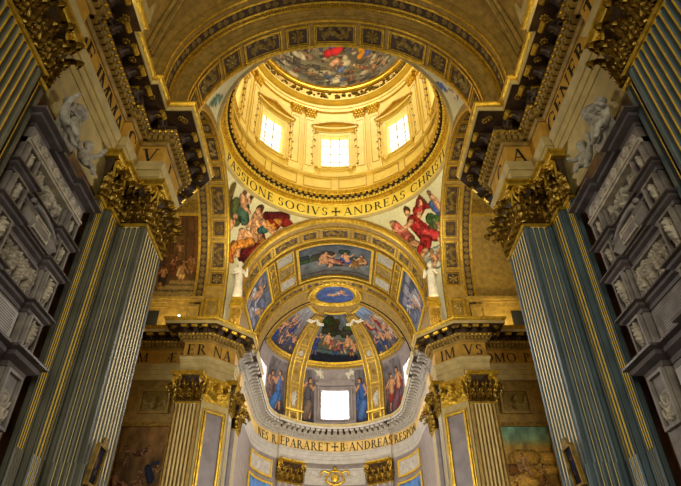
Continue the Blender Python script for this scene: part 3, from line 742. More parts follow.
# ------------------------------------------------------------------ statues
def skin_mesh(name, J, E, m, levels=2):
    me = bpy.data.meshes.new(name); me.from_pydata([j[:3] for j in J], E, []); me.materials.append(m)
    o = bpy.data.objects.new(name, me); COL.objects.link(o); W[o.name] = Matrix.Identity(4)
    md = o.modifiers.new('skin', 'SKIN'); md.use_smooth_shade = True
    for i, j in enumerate(J):
        v = me.skin_vertices[0].data[i]; v.radius = (j[3], j[4] if len(j) > 4 else j[3]); v.use_root = (i == 0)
    sd = o.modifiers.new('sub', 'SUBSURF'); sd.levels = 1; sd.render_levels = levels
    return o
def statue(name, loc, h, label, face, m, kind='robed', arm=(1, 0), cat='statue', group=None):
    """a standing draped figure h tall or a seated child; face = direction it looks in plan; one continuous body, hair its child"""
    k = h/1.8; c, s = face; ux, uy = -s, c
    def P(side_, fwd, z, r, r2=None):
        return (loc[0]+(ux*side_+c*fwd)*k, loc[1]+(uy*side_+s*fwd)*k, loc[2]+z*k, r*k, (r2 or r)*k)
    if kind == 'robed':
        J = [P(0, 0, .95, .19, .15), P(0, .0, 1.2, .16, .12), P(0, 0, 1.42, .17, .11), P(0, .01, 1.55, .06), P(0, .03, 1.66, .10), P(0, .03, 1.76, .085),
             P(.02, .02, .6, .22, .19), P(.03, .0, .25, .24, .21), P(.02, 0, .02, .27, .23),
             P(.22, 0, 1.40, .07), P(.33, .06, 1.15, .06), P(.25, .25, 1.15+.35*arm[0], .045), P(.22, .30, 1.22+.4*arm[0], .04),
             P(-.22, 0, 1.40, .07), P(-.32, .05, 1.14, .06), P(-.2, .25, 1.08+.35*arm[1], .045), P(-.15, .30, 1.12+.4*arm[1], .04)]
        E = [(0, 1), (1, 2), (2, 3), (3, 4), (4, 5), (0, 6), (6, 7), (7, 8), (2, 9), (9, 10), (10, 11), (11, 12), (2, 13), (13, 14), (14, 15), (15, 16)]
        hz = 1.74
    else:
        J = [P(0, 0, .28, .22, .18), P(0, .02, .55, .22, .17), P(0, .03, .85, .2, .15), P(0, .05, 1.02, .08), P(0, .08, 1.22, .19), P(0, .08, 1.42, .16),
             P(.17, .28, .3, .15), P(.2, .5, .12, .11), P(.2, .62, -.25, .09), P(.2, .75, -.3, .07),
             P(-.17, .28, .3, .15), P(-.22, .5, .2, .11), P(-.2, .66, -.15, .09), P(-.2, .78, -.2, .07),
             P(.25, .04, .88, .11), P(.45, .16, .7+.5*arm[0], .09), P(.52, .4, .75+.8*arm[0], .075),
             P(-.25, .04, .88, .11), P(-.45, .16, .7+.5*arm[1], .09), P(-.5, .4, .75+.8*arm[1], .075)]
        E = [(0, 1), (1, 2), (2, 3), (3, 4), (4, 5), (0, 6), (6, 7), (7, 8), (8, 9), (0, 10), (10, 11), (11, 12), (12, 13), (2, 14), (14, 15), (15, 16), (2, 17), (17, 18), (18, 19)]
        hz = 1.36
    o = skin_mesh(name, J, E, m); tag(o, label, cat, group)
    hb = MB(); q = P(0, .0, hz, .12)
    hb.ball(q[:3], .13*k if kind == 'robed' else .2*k, 10, 7, (1, 1, .8))
    for i in range(8): a = i*PI/4; hb.ball((q[0]+.09*k*cos(a), q[1]+.09*k*sin(a), q[2]-.02*k), .055*k, 6, 4)
    hb.build('hair', m, o)
    return o
for S in (-1, 1):
    nm = 'DE IMMAC' if S < 0 else 'GENERATI'
    f = (-S*.9, -.45)
    statue('putto_statue', (S*8.15, 12.5, 13.95), 1.6, 'stone putto between the shield and the corner capital, atop the tomb under %s' % nm, (-S*.85, -.5), CARV, 'putto', (.8, .2))
    statue('putto_statue', (S*8.15, 10.8, 13.95), 1.7, 'stone putto on the outer side of the shield atop the tomb under %s' % nm, (-S*.85, .3), CARV, 'putto', (.2, .8))
    sh = MB(); m = xmap(S)
    n = 16
    for k, (rr, h0, h1) in enumerate(((.5, .05, .25), (.4, .25, .36))):
        pts = [(11.65+rr*1.1*sin(2*PI*i/n)*(1+.08*cos(6*PI*i/n)), 14.75+rr*1.7*cos(2*PI*i/n)) for i in range(n)]
        sh.add([m(a, b, h) for h in (h0, h1) for a, b in pts], [tuple(range(n, 2*n)), tuple(range(n))]+[(i, (i+1) % n, n+(i+1) % n, n+i) for i in range(n)])
    sh = tag(sh.build('stone_shield', CARV), 'oval stone shield between two putti on the tomb under %s' % nm, 'shield')
    cr = MB(); cr.ball(m(11.65, 15.75, .25), .34, 10, 6, (1, 1, .8)); cr.tube([m(11.3, 15.55, .2), m(11.65, 15.5, .35), m(12.0, 15.55, .2)], .09); cr.ball(m(11.65, 14.75, .42), .3, 10, 6, (.4, 1, 1.3)); cr.build('crest', CARV, sh)
# ------------------------------------------------------------------ arches of the crossing
D2 = math.radians
PANELS = [(0, 9.6, 'L'), (17.2, 5.6, 'S'), (34.5, 9.6, 'L'), (51.6, 5.6, 'S'), (67.8, 8.8, 'L'), (82.6, 4.6, 'R')]
def arch_panels(root, mp, R, v0, v1, us, seed, gm=BRONZE, fm=GOLD, bg=OCHRE, only=None):
    r = np.random.RandomState(seed)
    for sg in (-1, 1):
        for c, hw, kd in PANELS:
            if c == 0 and sg < 0: continue
            if only and not only(sg*c): continue
            u0, u1 = D2(sg*c-hw), D2(sg*c+hw); W_, H_ = (u1-u0)*R, v1-v0
            f = MB(); f.ring(mp, u0, u1, v0, v1, .07, 0, .09, 6, 1, .07/R); f.ring(mp, u0+.12/R, u1-.12/R, v0+.12, v1-.12, .04, 0, .05, 6, 1, .04/R)
            fo = f.build('coffer_frame', fm, root)
            W2, H2 = W_-.3, H_-.3
            if kd == 'L': C = figure(r, W2*.5, H2*.48, H2*1.1, pose='fly', flip=1) + figure(r, W2*.25, H2*.5, H2*.9, pose='sit', flip=1) + figure(r, W2*.78, H2*.45, H2*.9, pose='sit', flip=-1) + scroll(r, W2, H2*.3, 4)
            elif kd == 'S': C = rosette(W2, H2)
            else: C = rosette(W2, H2, 6)
            # the figures lie along the band; the panel's long side is u
            relief('coffer_relief', mp, u0+.15/R, u1-.15/R, v0+.15, v1-.15, W2, H2, C, gm, fo, 70 if kd == 'L' else 40, 40, .012, 1.5, cut=True)
            gd = MB(); gd.mbox(mp, u0+.06/R, u1-.06/R, v0+.06, v1-.06, .0, .012, 6, 1); gd.build('coffer_ground', SOFF, fo)
ua = PI/2 + 3.4/RA
def band(name, mp, R, prof, m, root, n=72, u0=None, u1=None):
    mb = MB(); a = ua if u0 is None else u0; b = -ua if u1 is None else u1
    loft(mb, mp, lins(b, a, n), prof); return mb.build(name, m, root, 40)
nm_ = arcx(RA, ZS)
near = thing('crossing_arch', (0, 18.3, ZT), 'wide coffered arch opening from the nave towards the dome', 'arch')
band('soffit', nm_, RA, [(17.5, 0), (19.15, 0), (19.15, -1.2), (17.5, -1.2)], OCHRE, near)
band('archivolt', nm_, RA, [(17.5, .04), (17.44, .04), (17.42, -.05), (17.36, -.07), (17.36, -.12), (17.3, -.15), (17.27, -.33), (17.2, -.36), (17.18, -.42), (17.1, -.45), (17.05, -.62), (17.5, -.7)], OCHRE, near)
band('gilded_edge', nm_, RA, [(17.52, .07), (17.42, .07), (17.40, .0), (17.52, .0)], GOLD, near)
band('gilded_edge', nm_, RA, [(19.0, .07), (19.16, .07), (19.16, .0), (19.0, .0)], GOLD, near)
arch_panels(near, nm_, RA, 17.68, 18.95, None, 3)
nr = arcx(8.06, ZS)
vr = thing('vault_rib', (0, 16.5, ZT), 'outer gilded rib of the nave vault with a scroll frieze around the dome arch', 'vault rib')
band('rib_band', nr, 8.06, [(17.1, 0), (15.7, 0), (15.62, -.1), (15.6, -.35), (15.45, -.4), (15.3, -.7), (17.1, -.7)], OCHRE, vr)
for v in (17.0, 16.72, 16.12, 15.72): band('gilded_edge', nr, 8.06, [(v-.06, 0), (v-.06, .06), (v+.06, .06), (v+.06, 0)], GOLD, vr)
mb = MB()
for i in range(150): u = -PI/2+PI*(i+.5)/150; mb.ball(nr(u, 16.86, .04), .06, 6, 4)
mb.build('bead_moulding', GOLD, vr)
band('frieze_ground', nr, 8.06, [(16.18, 0), (16.66, 0), (16.66, .012), (16.18, .012)], SOFF, vr)
r = np.random.RandomState(9)
for i in range(24):
    u0 = -PI/2+PI*i/24+.012; u1 = u0+PI/24-.024
    relief('scroll_panel', nr, u0, u1, 16.2, 16.64, 1.0, .44, scroll(r, 1.0, .44, 2), BRONZE, vr, 44, 24, .012, 1.1, cut=True)
# nave vault paintings and the little vault windows just above the cornice
VM = arcx(8.72, ZS)
for S in (-1, 1):
    r = np.random.RandomState(50+S)
    C = figure(r, 1.2, 1.0, 1.9, (.45, .2, .12), (.2, .25, .4), S, 'sit') + figure(r, 2.3, 1.1, 1.7, (.35, .25, .1), (.3, .1, .08), -S, 'fly')
    u = sorted((S*D2(16), S*D2(40)))
    p = painting('vault_fresco', VM, u[0], u[1], 13.0, 15.0, 3.4, 2.1, [(0, (.45, .36, .2)), (1, (.5, .42, .26))], C, None, 60, 50, .05, 60+S)
    tag(p, 'dim vault fresco high above the nave cornice lettered %s' % ('DE IMMAC' if S < 0 else 'GENERATI'), 'fresco')
    f = MB(); f.ring(VM, u[0], u[1], 13.0, 15.0, .12, .03, .14, 8, 2, .014); f.build('gilded_frame', DGOLD, p)
    lm = MB()
    for k_, (dv, mh) in enumerate(((0, .10), (.25, .06), (.45, .10))):
        pts = []
        for i in range(29):
            b = PI*i/28; y_ = 12.6+(2.1+dv)*cos(b); a_ = D2(86)-D2(34+dv*6)*sin(b); pts.append(VM(S*a_, y_, .06))
        lm.tube(pts, mh, 6, 0)
    lm = lm.build('lunette_moulding', OCHRE); tag(lm, 'curved lunette moulding around the vault window above the cornice lettered %s' % ('DE IMMAC' if S < 0 else 'GENERATI'), 'moulding')
    q = lambda a, v, h, S=S: (S*(8.55-h), a, v)
    win = window('window_%d' % (1 if S < 0 else 2), q, 11.6, 13.6, 25.0, 28.5, PANE_N, 1, 1, 2, 4, .12, CREAM)

for S in (-1, 1):
    mp = arcy(RA, YD, ZS)
    t = thing('transept_arch', (S*8.9, YD, ZT), 'coffered arch opening into the transept beside the pendentive with the %s' % ('red and orange draped figure' if S < 0 else 'red robed figure and putti'), 'arch')
    v = sorted((S*8.2, S*9.75))
    band('soffit', mp, RA, [(v[0], 0), (v[1], 0), (v[1], -.8), (v[0], -.8)], OCHRE, t)
    for a in (S*8.22, S*9.72): band('gilded_edge', mp, RA, [(a-.06, -.02), (a+.06, -.02), (a+.06, .07), (a-.06, .07)], GOLD, t)
    b = sorted((S*8.38, S*9.5)); arch_panels(t, mp, RA, b[0], b[1], None, 30+S, BRONZE, GOLD)
    # stilt panel on the jamb, above the cornice
    pl = plane((0, YD+RA-.02), (0, -1))
    x0, x1 = sorted((S*8.42, S*9.5)); f = MB(); f.ring(pl, x0, x1, 21.3, 22.8, .12, 0, .1); fo = f.build('jamb_panel_frame', GOLD, t)
    relief('jamb_panel', pl, x0+.12, x1-.12, 21.42, 22.68, .84, 1.26, rosette(.84, 1.26, 8), BRONZE, fo, 30, 34, .02, .8)
    # outer rib with a scroll frieze, in the transept
    mo = arcy(RA+.15, YD, ZS); w = sorted((S*9.8, S*10.5))
    rib = thing('transept_rib', (S*10.1, YD, ZT), 'narrow curved rib with scroll carving framing the %s' % ('dark transept fresco with pale steps' if S < 0 else 'blank ochre transept wall panel'), 'vault rib')
    band('rib_band', mo, RA, [(w[0], 0), (w[1], 0), (w[1], -.7), (w[0], -.7)], OCHRE, rib)
    for a in w: band('gilded_edge', mo, RA, [(a-.05, -.02), (a+.05, -.02), (a+.05, .08), (a-.05, .08)], GOLD, rib)
    band('frieze_ground', mo, RA, [(w[0]+.1, 0), (w[1]-.1, 0), (w[1]-.1, .012), (w[0]+.1, .012)], SOFF, rib)
    for i in range(10):
        u1 = D2(96-i*7.5); u0 = u1-D2(7.0)
        relief('scroll_panel', mo, u0, u1, w[0]+.1, w[1]-.1, .95, .5, scroll(r, .95, .5, 2), BRONZE, rib, 40, 22, .012, 1.1, cut=True)

# chancel arch
t = thing('chancel_arch', (0, 36.4, ZT), 'gilded arch around the frescoed chancel vault below the dome', 'arch')
band('soffit', nm_, RA, [(35.75, 0), (38.05, 0), (38.05, -.5), (35.75, -.9)], OCHRE, t)
band('archivolt', nm_, RA, [(35.8, -.1), (35.62, -.1), (35.6, -.2), (35.52, -.22), (35.5, -.3), (35.56, -.42), (35.8, -.42)], OCHRE, t)
band('gilded_roll', nm_, RA, [(35.85, .06), (35.6, .06), (35.5, .0), (35.48, -.08), (35.54, -.16), (35.85, -.16)], GOLD, t)
band('gilded_edge', nm_, RA, [(37.95, .08), (38.1, .08), (38.1, -.1), (37.95, -.1)], GOLD, t)
band('gilded_edge', nm_, RA, [(36.5, .0), (36.5, .08), (36.62, .08), (36.62, .0)], GOLD, t)
arch_panels(t, nm_, RA, 36.7, 37.9, None, 44)

# ------------------------------------------------------------------ pendentives
RE = 7.8
def pendpt(S, u, v, y0=1):
    z = 21.0+(31.5-21.0)*v; w = sqrt(max(0, RE*RE-max(0, z-ZS)**2))
    a1, a2, r = math.atan2(w, RD), math.atan2(RD, w), math.hypot(w, RD); a = a1+(a2-a1)*u
    return (S*r*sin(a), YD+y0*r*cos(a), z), a
PG, PR, PO, PT, PD, PS, PC = (.30, .33, .18), (.42, .12, .10), (.72, .47, .18), (.18, .33, .33), (.30, .08, .09), SKIN, (.70, .68, .60)
PENDL = [(-3.0, 30.9, -1.9, 29.1, .25, .25, (.36, .30, .14)), (-1.9, 30.2, -1.2, 29.3, .4, .5, PG), (-1.0, 30.2, -.5, 29.6, .5, .4, (.25, .36, .3)),
 (-1.7, 30.8, -1.2, 30.5, .28, .3, PS), (-1.75, 31.1, -1.7, 31.1, .2, .2, (.4, .26, .14)), (-1.0, 31.0, -.9, 30.8, .22, .2, PS), (-.95, 31.15, -.9, 31.1, .16, .16, (.3, .2, .1)), (-1.2, 30.4, -.4, 30.2, .18, .14, PS),
 (1.0, 30.5, 2.6, 30.8, .35, .5, PD), (2.4, 30.7, 3.4, 30.5, .45, .2, PR), (1.2, 29.9, 2.1, 30.3, .4, .4, PO), (.9, 28.9, 1.5, 28.0, .7, .6, PR), (.8, 28.1, .4, 27.0, .6, .4, PD), (1.3, 28.8, 1.6, 28.4, .3, .35, PO),
 (.35, 30.2, .85, 29.0, .5, .5, PS), (1.0, 29.5, 1.4, 29.7, .28, .25, PT), (.8, 28.8, -.3, 28.8, .36, .28, PS), (-.3, 28.8, .0, 27.0, .26, .16, PS), (.6, 28.4, -.5, 27.6, .36, .3, PO), (-.5, 27.7, -.4, 26.9, .3, .2, PO), (-.2, 26.8, -.6, 26.6, .14, .1, PS),
 (.9, 30.1, 2.0, 29.7, .2, .17, PS), (2.0, 29.7, 2.9, 30.2, .16, .12, PS), (.15, 30.0, -.1, 29.3, .18, .14, PS), (.2, 30.75, .28, 30.8, .3, .3, (.28, .17, .1)), (.17, 30.55, .2, 30.6, .24, .24, PS),
 (-1.3, 29.0, -1.4, 28.4, .26, .26, PS), (-1.35, 29.45, -1.3, 29.45, .2, .2, PS), (-1.4, 28.2, -1.1, 27.5, .18, .12, PS), (-1.7, 28.0, -1.5, 27.3, .25, .2, (.7, .3, .22))]
RR, RP = (.56, .14, .13), (.70, .36, .30)
PENDR = [(.2, 30.3, .9, 30.7, .4, .45, RR), (.9, 30.6, 1.3, 30.3, .35, .2, (.5, .1, .12)), (-2.0, 30.2, -1.6, 29.4, .35, .4, RP), (-2.2, 30.4, -2.1, 30.4, .2, .2, PS), (-1.4, 29.4, -1.2, 28.9, .35, .4, RP),
 (.9, 29.5, 1.7, 28.9, .4, .35, (.24, .34, .18)), (.4, 28.8, 1.0, 28.9, .4, .35, (.32, .36, .2)), (-.45, 29.9, .05, 28.7, .55, .6, RR), (.1, 28.7, .8, 28.2, .5, .4, (.66, .2, .2)), (-.1, 28.3, -.5, 27.5, .5, .4, RR),
 (-.6, 30.0, -1.5, 29.7, .2, .16, PS), (-1.5, 29.7, -2.3, 29.9, .15, .12, PS), (-.6, 30.75, -.55, 30.8, .28, .28, (.35, .2, .1)), (-.65, 30.6, -.62, 30.6, .22, .22, PS), (.2, 30.1, .9, 30.8, .2, .15, PS),
 (1.1, 31.2, 1.5, 29.8, .09, .09, (.35, .24, .12)), (1.7, 30.2, 1.8, 29.6, .3, .3, (.28, .36, .58)), (2.0, 30.6, 2.1, 29.8, .25, .25, PS), (2.0, 30.9, 2.0, 30.9, .2, .2, (.5, .34, .2)), (2.1, 29.7, 1.9, 28.8, .22, .16, PS),
 (1.3, 29.0, 1.5, 27.8, .24, .16, PS), (1.6, 28.8, 1.7, 27.6, .2, .14, PS), (-1.1, 28.6, -.6, 28.0, .3, .3, PS), (-1.2, 28.9, -1.15, 28.9, .22, .22, (.4, .25, .15)), (-.6, 28.0, -.9, 27.5, .3, .3, RR),
 (-.4, 27.1, .8, 27.0, .5, .5, (.66, .68, .62)), (-.1, 26.4, .8, 26.2, .5, .5, (.62, .64, .6)), (.0, 27.0, .1, 26.6, .24, .26, PS), (.0, 27.3, .02, 27.3, .18, .18, PS), (.45, 26.8, .6, 26.4, .24, .26, PS), (.5, 27.1, .5, 27.1, .17, .17, PS), (.1, 26.4, -.3, 26.1, .14, .1, PS), (.6, 26.3, .9, 26.0, .14, .1, PS)]
PENDL += [(.5, 29.9, .75, 29.7, .16, .14, (.84, .64, .46)), (.45, 29.4, .6, 29.3, .12, .12, (.80, .60, .42)), (.2, 28.95, .5, 28.9, .14, .12, (.82, .62, .44)), (-.3, 28.9, -.25, 28.7, .13, .12, (.84, .64, .46)), (1.5, 30.4, 2.3, 30.2, .16, .12, (.45, .10, .09)), (1.3, 28.5, .8, 27.6, .16, .12, (.50, .15, .12)), (.1, 27.9, -.3, 27.5, .13, .1, (.86, .58, .24)), (1.4, 30.0, 1.9, 30.2, .13, .1, (.84, .6, .26)), (-2.4, 29.2, -2.2, 28.2, .2, .16, PS), (-2.0, 28.2, -1.8, 27.4, .22, .18, (.62, .28, .2)), (-.9, 27.2, -.3, 26.4, .3, .2, (.74, .42, .18))]
PENDR += [(-.3, 29.8, -.1, 29.2, .16, .14, (.70, .22, .2)), (.1, 28.9, .5, 28.4, .16, .13, (.74, .26, .24)), (-.2, 28.2, -.4, 27.8, .16, .12, (.42, .08, .09)), (.4, 30.4, .7, 30.5, .14, .12, (.72, .24, .22)), (-1.9, 29.9, -1.6, 29.6, .14, .12, (.82, .5, .44)), (1.1, 29.3, 1.4, 29.1, .14, .12, (.36, .46, .26)), (-.4, 27.6, -1.0, 27.0, .24, .16, PS), (.9, 28.0, 1.2, 26.9, .18, .12, PS), (2.05, 30.2, 2.1, 29.9, .12, .1, (.86, .66, .48))]
def pendentive(S, y0, caps, label, seed, nu=220, nv=190):
    mb = MB(); Xc = []; Zc = []
    for j in range(nv):
        for i in range(nu):
            p, a = pendpt(S, i/(nu-1), j/(nv-1), y0); mb.v.append(p); Xc.append((PI/4-a)*9*(-S)*1.0); Zc.append(p[2])
    mb.f = [(j*nu+i, j*nu+i+1, (j+1)*nu+i+1, (j+1)*nu+i) for j in range(nv-1) for i in range(nu-1)]; mb.m = [0]*len(mb.f)
    X = np.array(Xc).reshape(nv, nu); Zz = np.array(Zc).reshape(nv, nu)
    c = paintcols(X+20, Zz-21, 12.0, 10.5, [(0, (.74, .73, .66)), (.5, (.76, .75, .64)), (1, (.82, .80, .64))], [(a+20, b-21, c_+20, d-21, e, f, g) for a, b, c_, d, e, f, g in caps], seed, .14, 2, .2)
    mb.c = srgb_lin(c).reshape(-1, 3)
    return tag(mb.build('pendentive_fresco', FRESCO, None, 180), label, 'fresco', None)
pendentive(-1, 1, PENDL, 'pendentive fresco of a bare chested man in red and orange drapery with a cross beam', 1)
# on the other side screen-right is positive again: x = -X
pendentive(1, 1, PENDR, 'pendentive fresco of a red robed figure with putti on a grey cloud', 2)
r = np.random.RandomState(5)
C0_ = [blob(r.uniform(-4, 4), r.uniform(27, 31), .5, c) for c in [(.55, .65, .55), (.5, .62, .56), (.62, .58, .5), (.6, .5, .42), (.5, .6, .5)]*2]
pendentive(-1, -1, C0_, 'sliver of pale green pendentive fresco behind the dome arch, above DE IMMAC', 3, 60, 60)
C1_ = [blob(r.uniform(-4, 4), r.uniform(28, 31), .45, c) for c in [(.3, .42, .66), (.75, .66, .6), (.7, .5, .4), (.7, .68, .66), (.35, .45, .7)]*2]
pendentive(1, -1, C1_, 'sliver of blue and flesh pendentive fresco behind the dome arch, above GENERATI', 4, 60, 60)
statue('stucco_statue', (-7.35, 34.95, 22.9), 3.3, 'white stucco statue standing below the man in red and orange drapery', (.5, -.86), WHITE, 'robed', (.6, .1))
statue('stucco_statue', (7.35, 34.95, 22.9), 3.2, 'white stucco statue standing below the cloud of putti', (-.5, -.86), WHITE, 'robed', (.1, .7))
for S in (-1, 1):
    mb = MB(); mb.box(S*7.25-.42, S*7.25+.42, 34.75, 35.9, 20.0, 22.2); ped = mb.build('statue_pedestal', OCHRE)
    tag(ped, 'gilded pedestal block under the white statue %s' % ('left of the chancel arch' if S < 0 else 'right of the chancel arch'), 'pedestal')
    q = plane((S*7.25, 34.75), (0, -1))
    relief('carved_face', q, -.36, .36, 20.3, 22.0, .9, 1.7, scroll(r, .9, 1.7, 1)+rosette(.9, 1.7), DGOLD, ped, 30, 44, .01, 1.0)
    mb = MB(); mb.box(S*7.25-.5, S*7.25+.5, 34.65, 35.9, 22.2, 22.5); mb.box(S*7.25-.42, S*7.25+.42, 34.75, 35.9, 22.5, 22.98); mb.build('pedestal_cap', GOLD, ped)

# ------------------------------------------------------------------ dome: ring, drum, cornice, shell
rc = cyl(RD, 0, YD)
ring = thing('dome_ring', (0, YD, 31.2), 'golden ring below the dome lettered PASSIONE SOCIVS ANDREAS CHRISTI', 'ring entablature')
uu = lins(-PI, PI, 128)
def rband(nm, prof, m, root=ring, R=None): mb = MB(); loft(mb, rc, uu, prof); return mb.build(nm, m, root, 40)
rband('lower_moulding', [(31.2, -.3), (31.2, .02), (31.26, .08), (31.34, .10), (31.38, .06), (31.42, .0), (31.45, -.3)], CREAM)
rband('frieze', [(31.4, -.3), (31.4, 0), (32.72, 0), (32.72, -.3)], RINGF)
rband('bed_moulding', [(32.72, -.3), (32.72, .06), (32.85, .16), (32.95, .16), (32.95, .3), (33.1, .34), (33.1, -.3)], GOLD)
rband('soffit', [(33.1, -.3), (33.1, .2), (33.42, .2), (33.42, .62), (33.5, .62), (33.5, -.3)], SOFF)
rband('lip', [(33.5, -.3), (33.44, .62), (33.5, .68), (33.62, .68), (33.74, .78), (33.82, .78), (33.82, -.3)], GOLD)
mb = MB()
for i in range(190): u = 2*PI*i/190; mb.mbox(rc, u-.009, u+.009, 32.96, 33.08, .1, .42)
mb.build('dentil_band', RINGF, ring)
for i in range(96):
    u = 2*PI*i/96; p = rc(u, 33.44, .2); inst('modillion', MODI, ring, frameM(p, (cos(u), -sin(u), 0), (-sin(u), -cos(u), 0), (0, 0, 1), (.75, .52, .8)))
# letters follow the inside of the ring
mb = MB()
text(mb, '+', rc, .01, 31.58, .95, .1, .02, 1/RD)
text(mb, 'SOCIVS', rc, -.075, 31.62, .86, .15, .02, 1/RD, -1)
text(mb, 'PASSIONE', rc, -.66, 31.62, .86, .13, .02, 1/RD, -1)
text(mb, 'ANDREAS', rc, .09, 31.62, .86, .13, .02, 1/RD, 1)
text(mb, 'CHRISTI', rc, .83, 31.62, .86, .13, .02, 1/RD, 1)
mb.build('lettering', LETTER, ring)
RW = 8.05
dc = cyl(RW, 0, YD)
WZ0, WZ1, WH = 37.1, 41.2, .155
cs = [k*PI/4 for k in range(-3, 5)]
us = sorted(set([round(x, 5) for x in lins(-PI, PI, 96)]+[round(c+s*WH, 5) for c in cs[:-1] for s in (-1, 1)]+[round(-PI+WH, 5), round(PI-WH, 5)]))
def in_win(a, b, c, d):
    return c >= WZ0-.01 and d <= WZ1+.01 and any(a >= k-WH-1e-4 and b <= k+WH+1e-4 for k in cs+[-PI])
mb = MB(); mb.grid(dc, us, [33.0, 35, WZ0, 39, WZ1, 43, 46], 0, skip=in_win); structure('wall_drum', mb, DRUM)
for k, c in enumerate(cs):
    n = k
    window('window_%d' % (11+k), dc, c-WH, c+WH, WZ0, WZ1, PANE_D, 1/RW, 1, 3, 4, .45, DRUMP, BARS)
    if abs(c) > 1.7: continue
    lab = {0: 'in the middle of the drum', -1: 'on the drum next before the middle one', 1: 'on the drum next after the middle one', -2: 'at the shaded edge of the drum above PASSIONE', 2: 'at the edge of the drum above CHRISTI'}[round(c/(PI/4))]
    lab = {0: 'round topped hood over the central drum window', -1: 'pointed hood over the drum window above PASSIONE', 1: 'pointed hood over the drum window above CHRISTI', -2: 'hood over the steeply foreshortened drum window at the left edge', 2: 'hood over the steeply foreshortened drum window at the right edge'}[round(c/(PI/4))]
    hd = thing('window_hood', dc(c, 42, 0), lab, 'window hood')
    mb = MB(); mb.mbox(dc, c-.27, c+.27, 41.95, 42.15, 0, .3, 6); mb.mbox(dc, c-.23, c+.23, 41.6, 41.95, 0, .12, 6); mb.build('lintel', DRUM, hd)
    mb = MB(); seg = 12
    pr = [(c-.29+.58*i/seg, (42.15+(1.0*(1-abs(2*i/seg-1)) if round(c/(PI/4)) else .75*sin(PI*i/seg)))) for i in range(seg+1)]
    for (a, za), (b, zb) in zip(pr, pr[1:]):
        mb.add([dc(a, za, 0), dc(b, zb, 0), dc(b, zb+.16, 0), dc(a, za+.16, 0), dc(a, za, .34), dc(b, zb, .34), dc(b, zb+.16, .34), dc(a, za+.16, .34)], [(4, 5, 6, 7), (0, 4, 5, 1), (3, 2, 6, 7), (0, 3, 7, 4), (1, 5, 6, 2)])
    mb.build('pediment', DRUMD, hd)
    mb = MB()
    mb.mbox(dc, c-.2, c-.16, 36.6, 36.95, 0, .25); mb.mbox(dc, c+.16, c+.2, 36.6, 36.95, 0, .25); mb.mbox(dc, c-.24, c+.24, 36.9, 37.0, 0, .2, 4); mb.build('sill', DRUM, hd)
    for sg in (-1, 1):
        g = MB()
        for i in range(16):
            z = 37.2+i*.29; g.ball(dc(c+sg*(.262+.012*sin(i*2.1)), z, .05), .15+.04*cos(i*1.7), 7, 5)
        g.build('foliage_drop', DRUMX, hd)
k = 0
for c in [x+PI/8 for x in cs]:
    for sg in (-1, 1):
        u = c+sg*.088; uw = (u+PI) % (2*PI)-PI
        if abs(uw) > 1.9: continue
        d = 'first' if abs(uw) < .32 else 'second' if abs(uw) < .6 else 'third' if abs(uw) < 1.1 else 'fourth' if abs(uw) < 1.4 else 'fifth' if abs(uw) < 1.68 else 'sixth'
        t = thing('drum_pilaster', dc(u, 36.3, 0), '%s pale gold drum pilaster to the %s of the central drum window' % (d, 'left' if uw < 0 else 'right'), 'pilaster', 'paired pilasters of the drum')
        mb = MB(); mb.mbox(dc, u-.062, u+.062, 36.4, 43.4, 0, .16, 2); sh_ = mb.build('shaft', DRUMP, t); mb = MB(); mb.ring(dc, u-.048, u+.048, 36.8, 43.0, .07, .16, .19, 2, 1, .009); mb.build('shaft_moulding', DRUMD, sh_)
        mb = MB(); mb.mbox(dc, u-.072, u+.072, 35.9, 36.4, 0, .24, 2); mb.build('base', DRUMP, t)
        mb = MB(); mb.mbox(dc, u-.06, u+.06, 43.4, 44.4, 0, .2, 2); mb.mbox(dc, u-.085, u+.085, 44.4, 44.6, 0, .42, 2)
        for row in range(3):
            for i in range(4 - row % 2):
                w_ = u-.06+.12*(i+.5*(row % 2)+.25)/3.5; mb.ball(dc(w_, 43.6+row*.3, .26+.05*row), .13, 6, 5, (1, 1, 1.2))
        mb.build('capital', GOLDF, t)
# plinth panels under the drum windows
mb = MB()
pl = thing('drum_plinth', (0, YD, 33.8), 'pale panelled plinth course at the foot of the drum', 'plinth')
rb = MB(); loft(rb, dc, uu, [(33.7, 0), (33.7, .12), (34.2, .12), (34.2, .05), (35.75, .05), (35.75, .2), (35.95, .2), (35.95, 0)]); rb.build('course', DRUM, pl)
for i in range(16):
    u = -PI+2*PI*(i+.5)/16
    if abs(u) > 2.0: continue
    for w0, w1 in ((u-.16, u+.16),):
        f = MB(); f.ring(dc, w0, w1, 34.4, 35.6, .08, .05, .11, 4, 1, .011); f.build('plinth_panel', DRUMD, pl)
dome = thing('dome_cornice', (0, YD, 44.6), 'golden ring cornice and dark garland band under the dome fresco', 'cornice')
for nm, prof, m in (('entablature', [(44.6, 0), (44.6, .14), (45.0, .16), (45.05, .22), (45.3, .22), (45.35, .1), (45.8, .1), (45.85, .3), (46.0, .55), (46.1, .55), (46.1, 0)], DRUM),
                    ('garland_band', [(46.1, .1), (46.1, .3), (47.35, .36), (47.35, .1)], MATS.get('old_gilding')),
                    ('upper_ring', [(47.3, .1), (47.3, .45), (47.45, .6), (47.6, .6), (47.65, .52), (47.8, .52), (47.9, .66), (48.1, .66), (48.1, .1)], GOLD)):
    mb = MB(); loft(mb, dc, uu, prof); mb.build(nm, m, dome, 40)
rr = np.random.RandomState(3)
g = MB()
for i in range(260):
    u = 2*PI*rr.rand(); g.ball(dc(u, 46.35+.8*rr.rand(), .36), .10+.1*rr.rand(), 6, 4, (1.3, 1.3, .8))
g.build('garland_leaves', BRONZE, dome)
RDm = 7.35
def dmap(u, v, h): R = RDm-h; return (sin(u)*cos(v)*R, YD+cos(u)*cos(v)*R, 47.9+sin(v)*R)
C = []
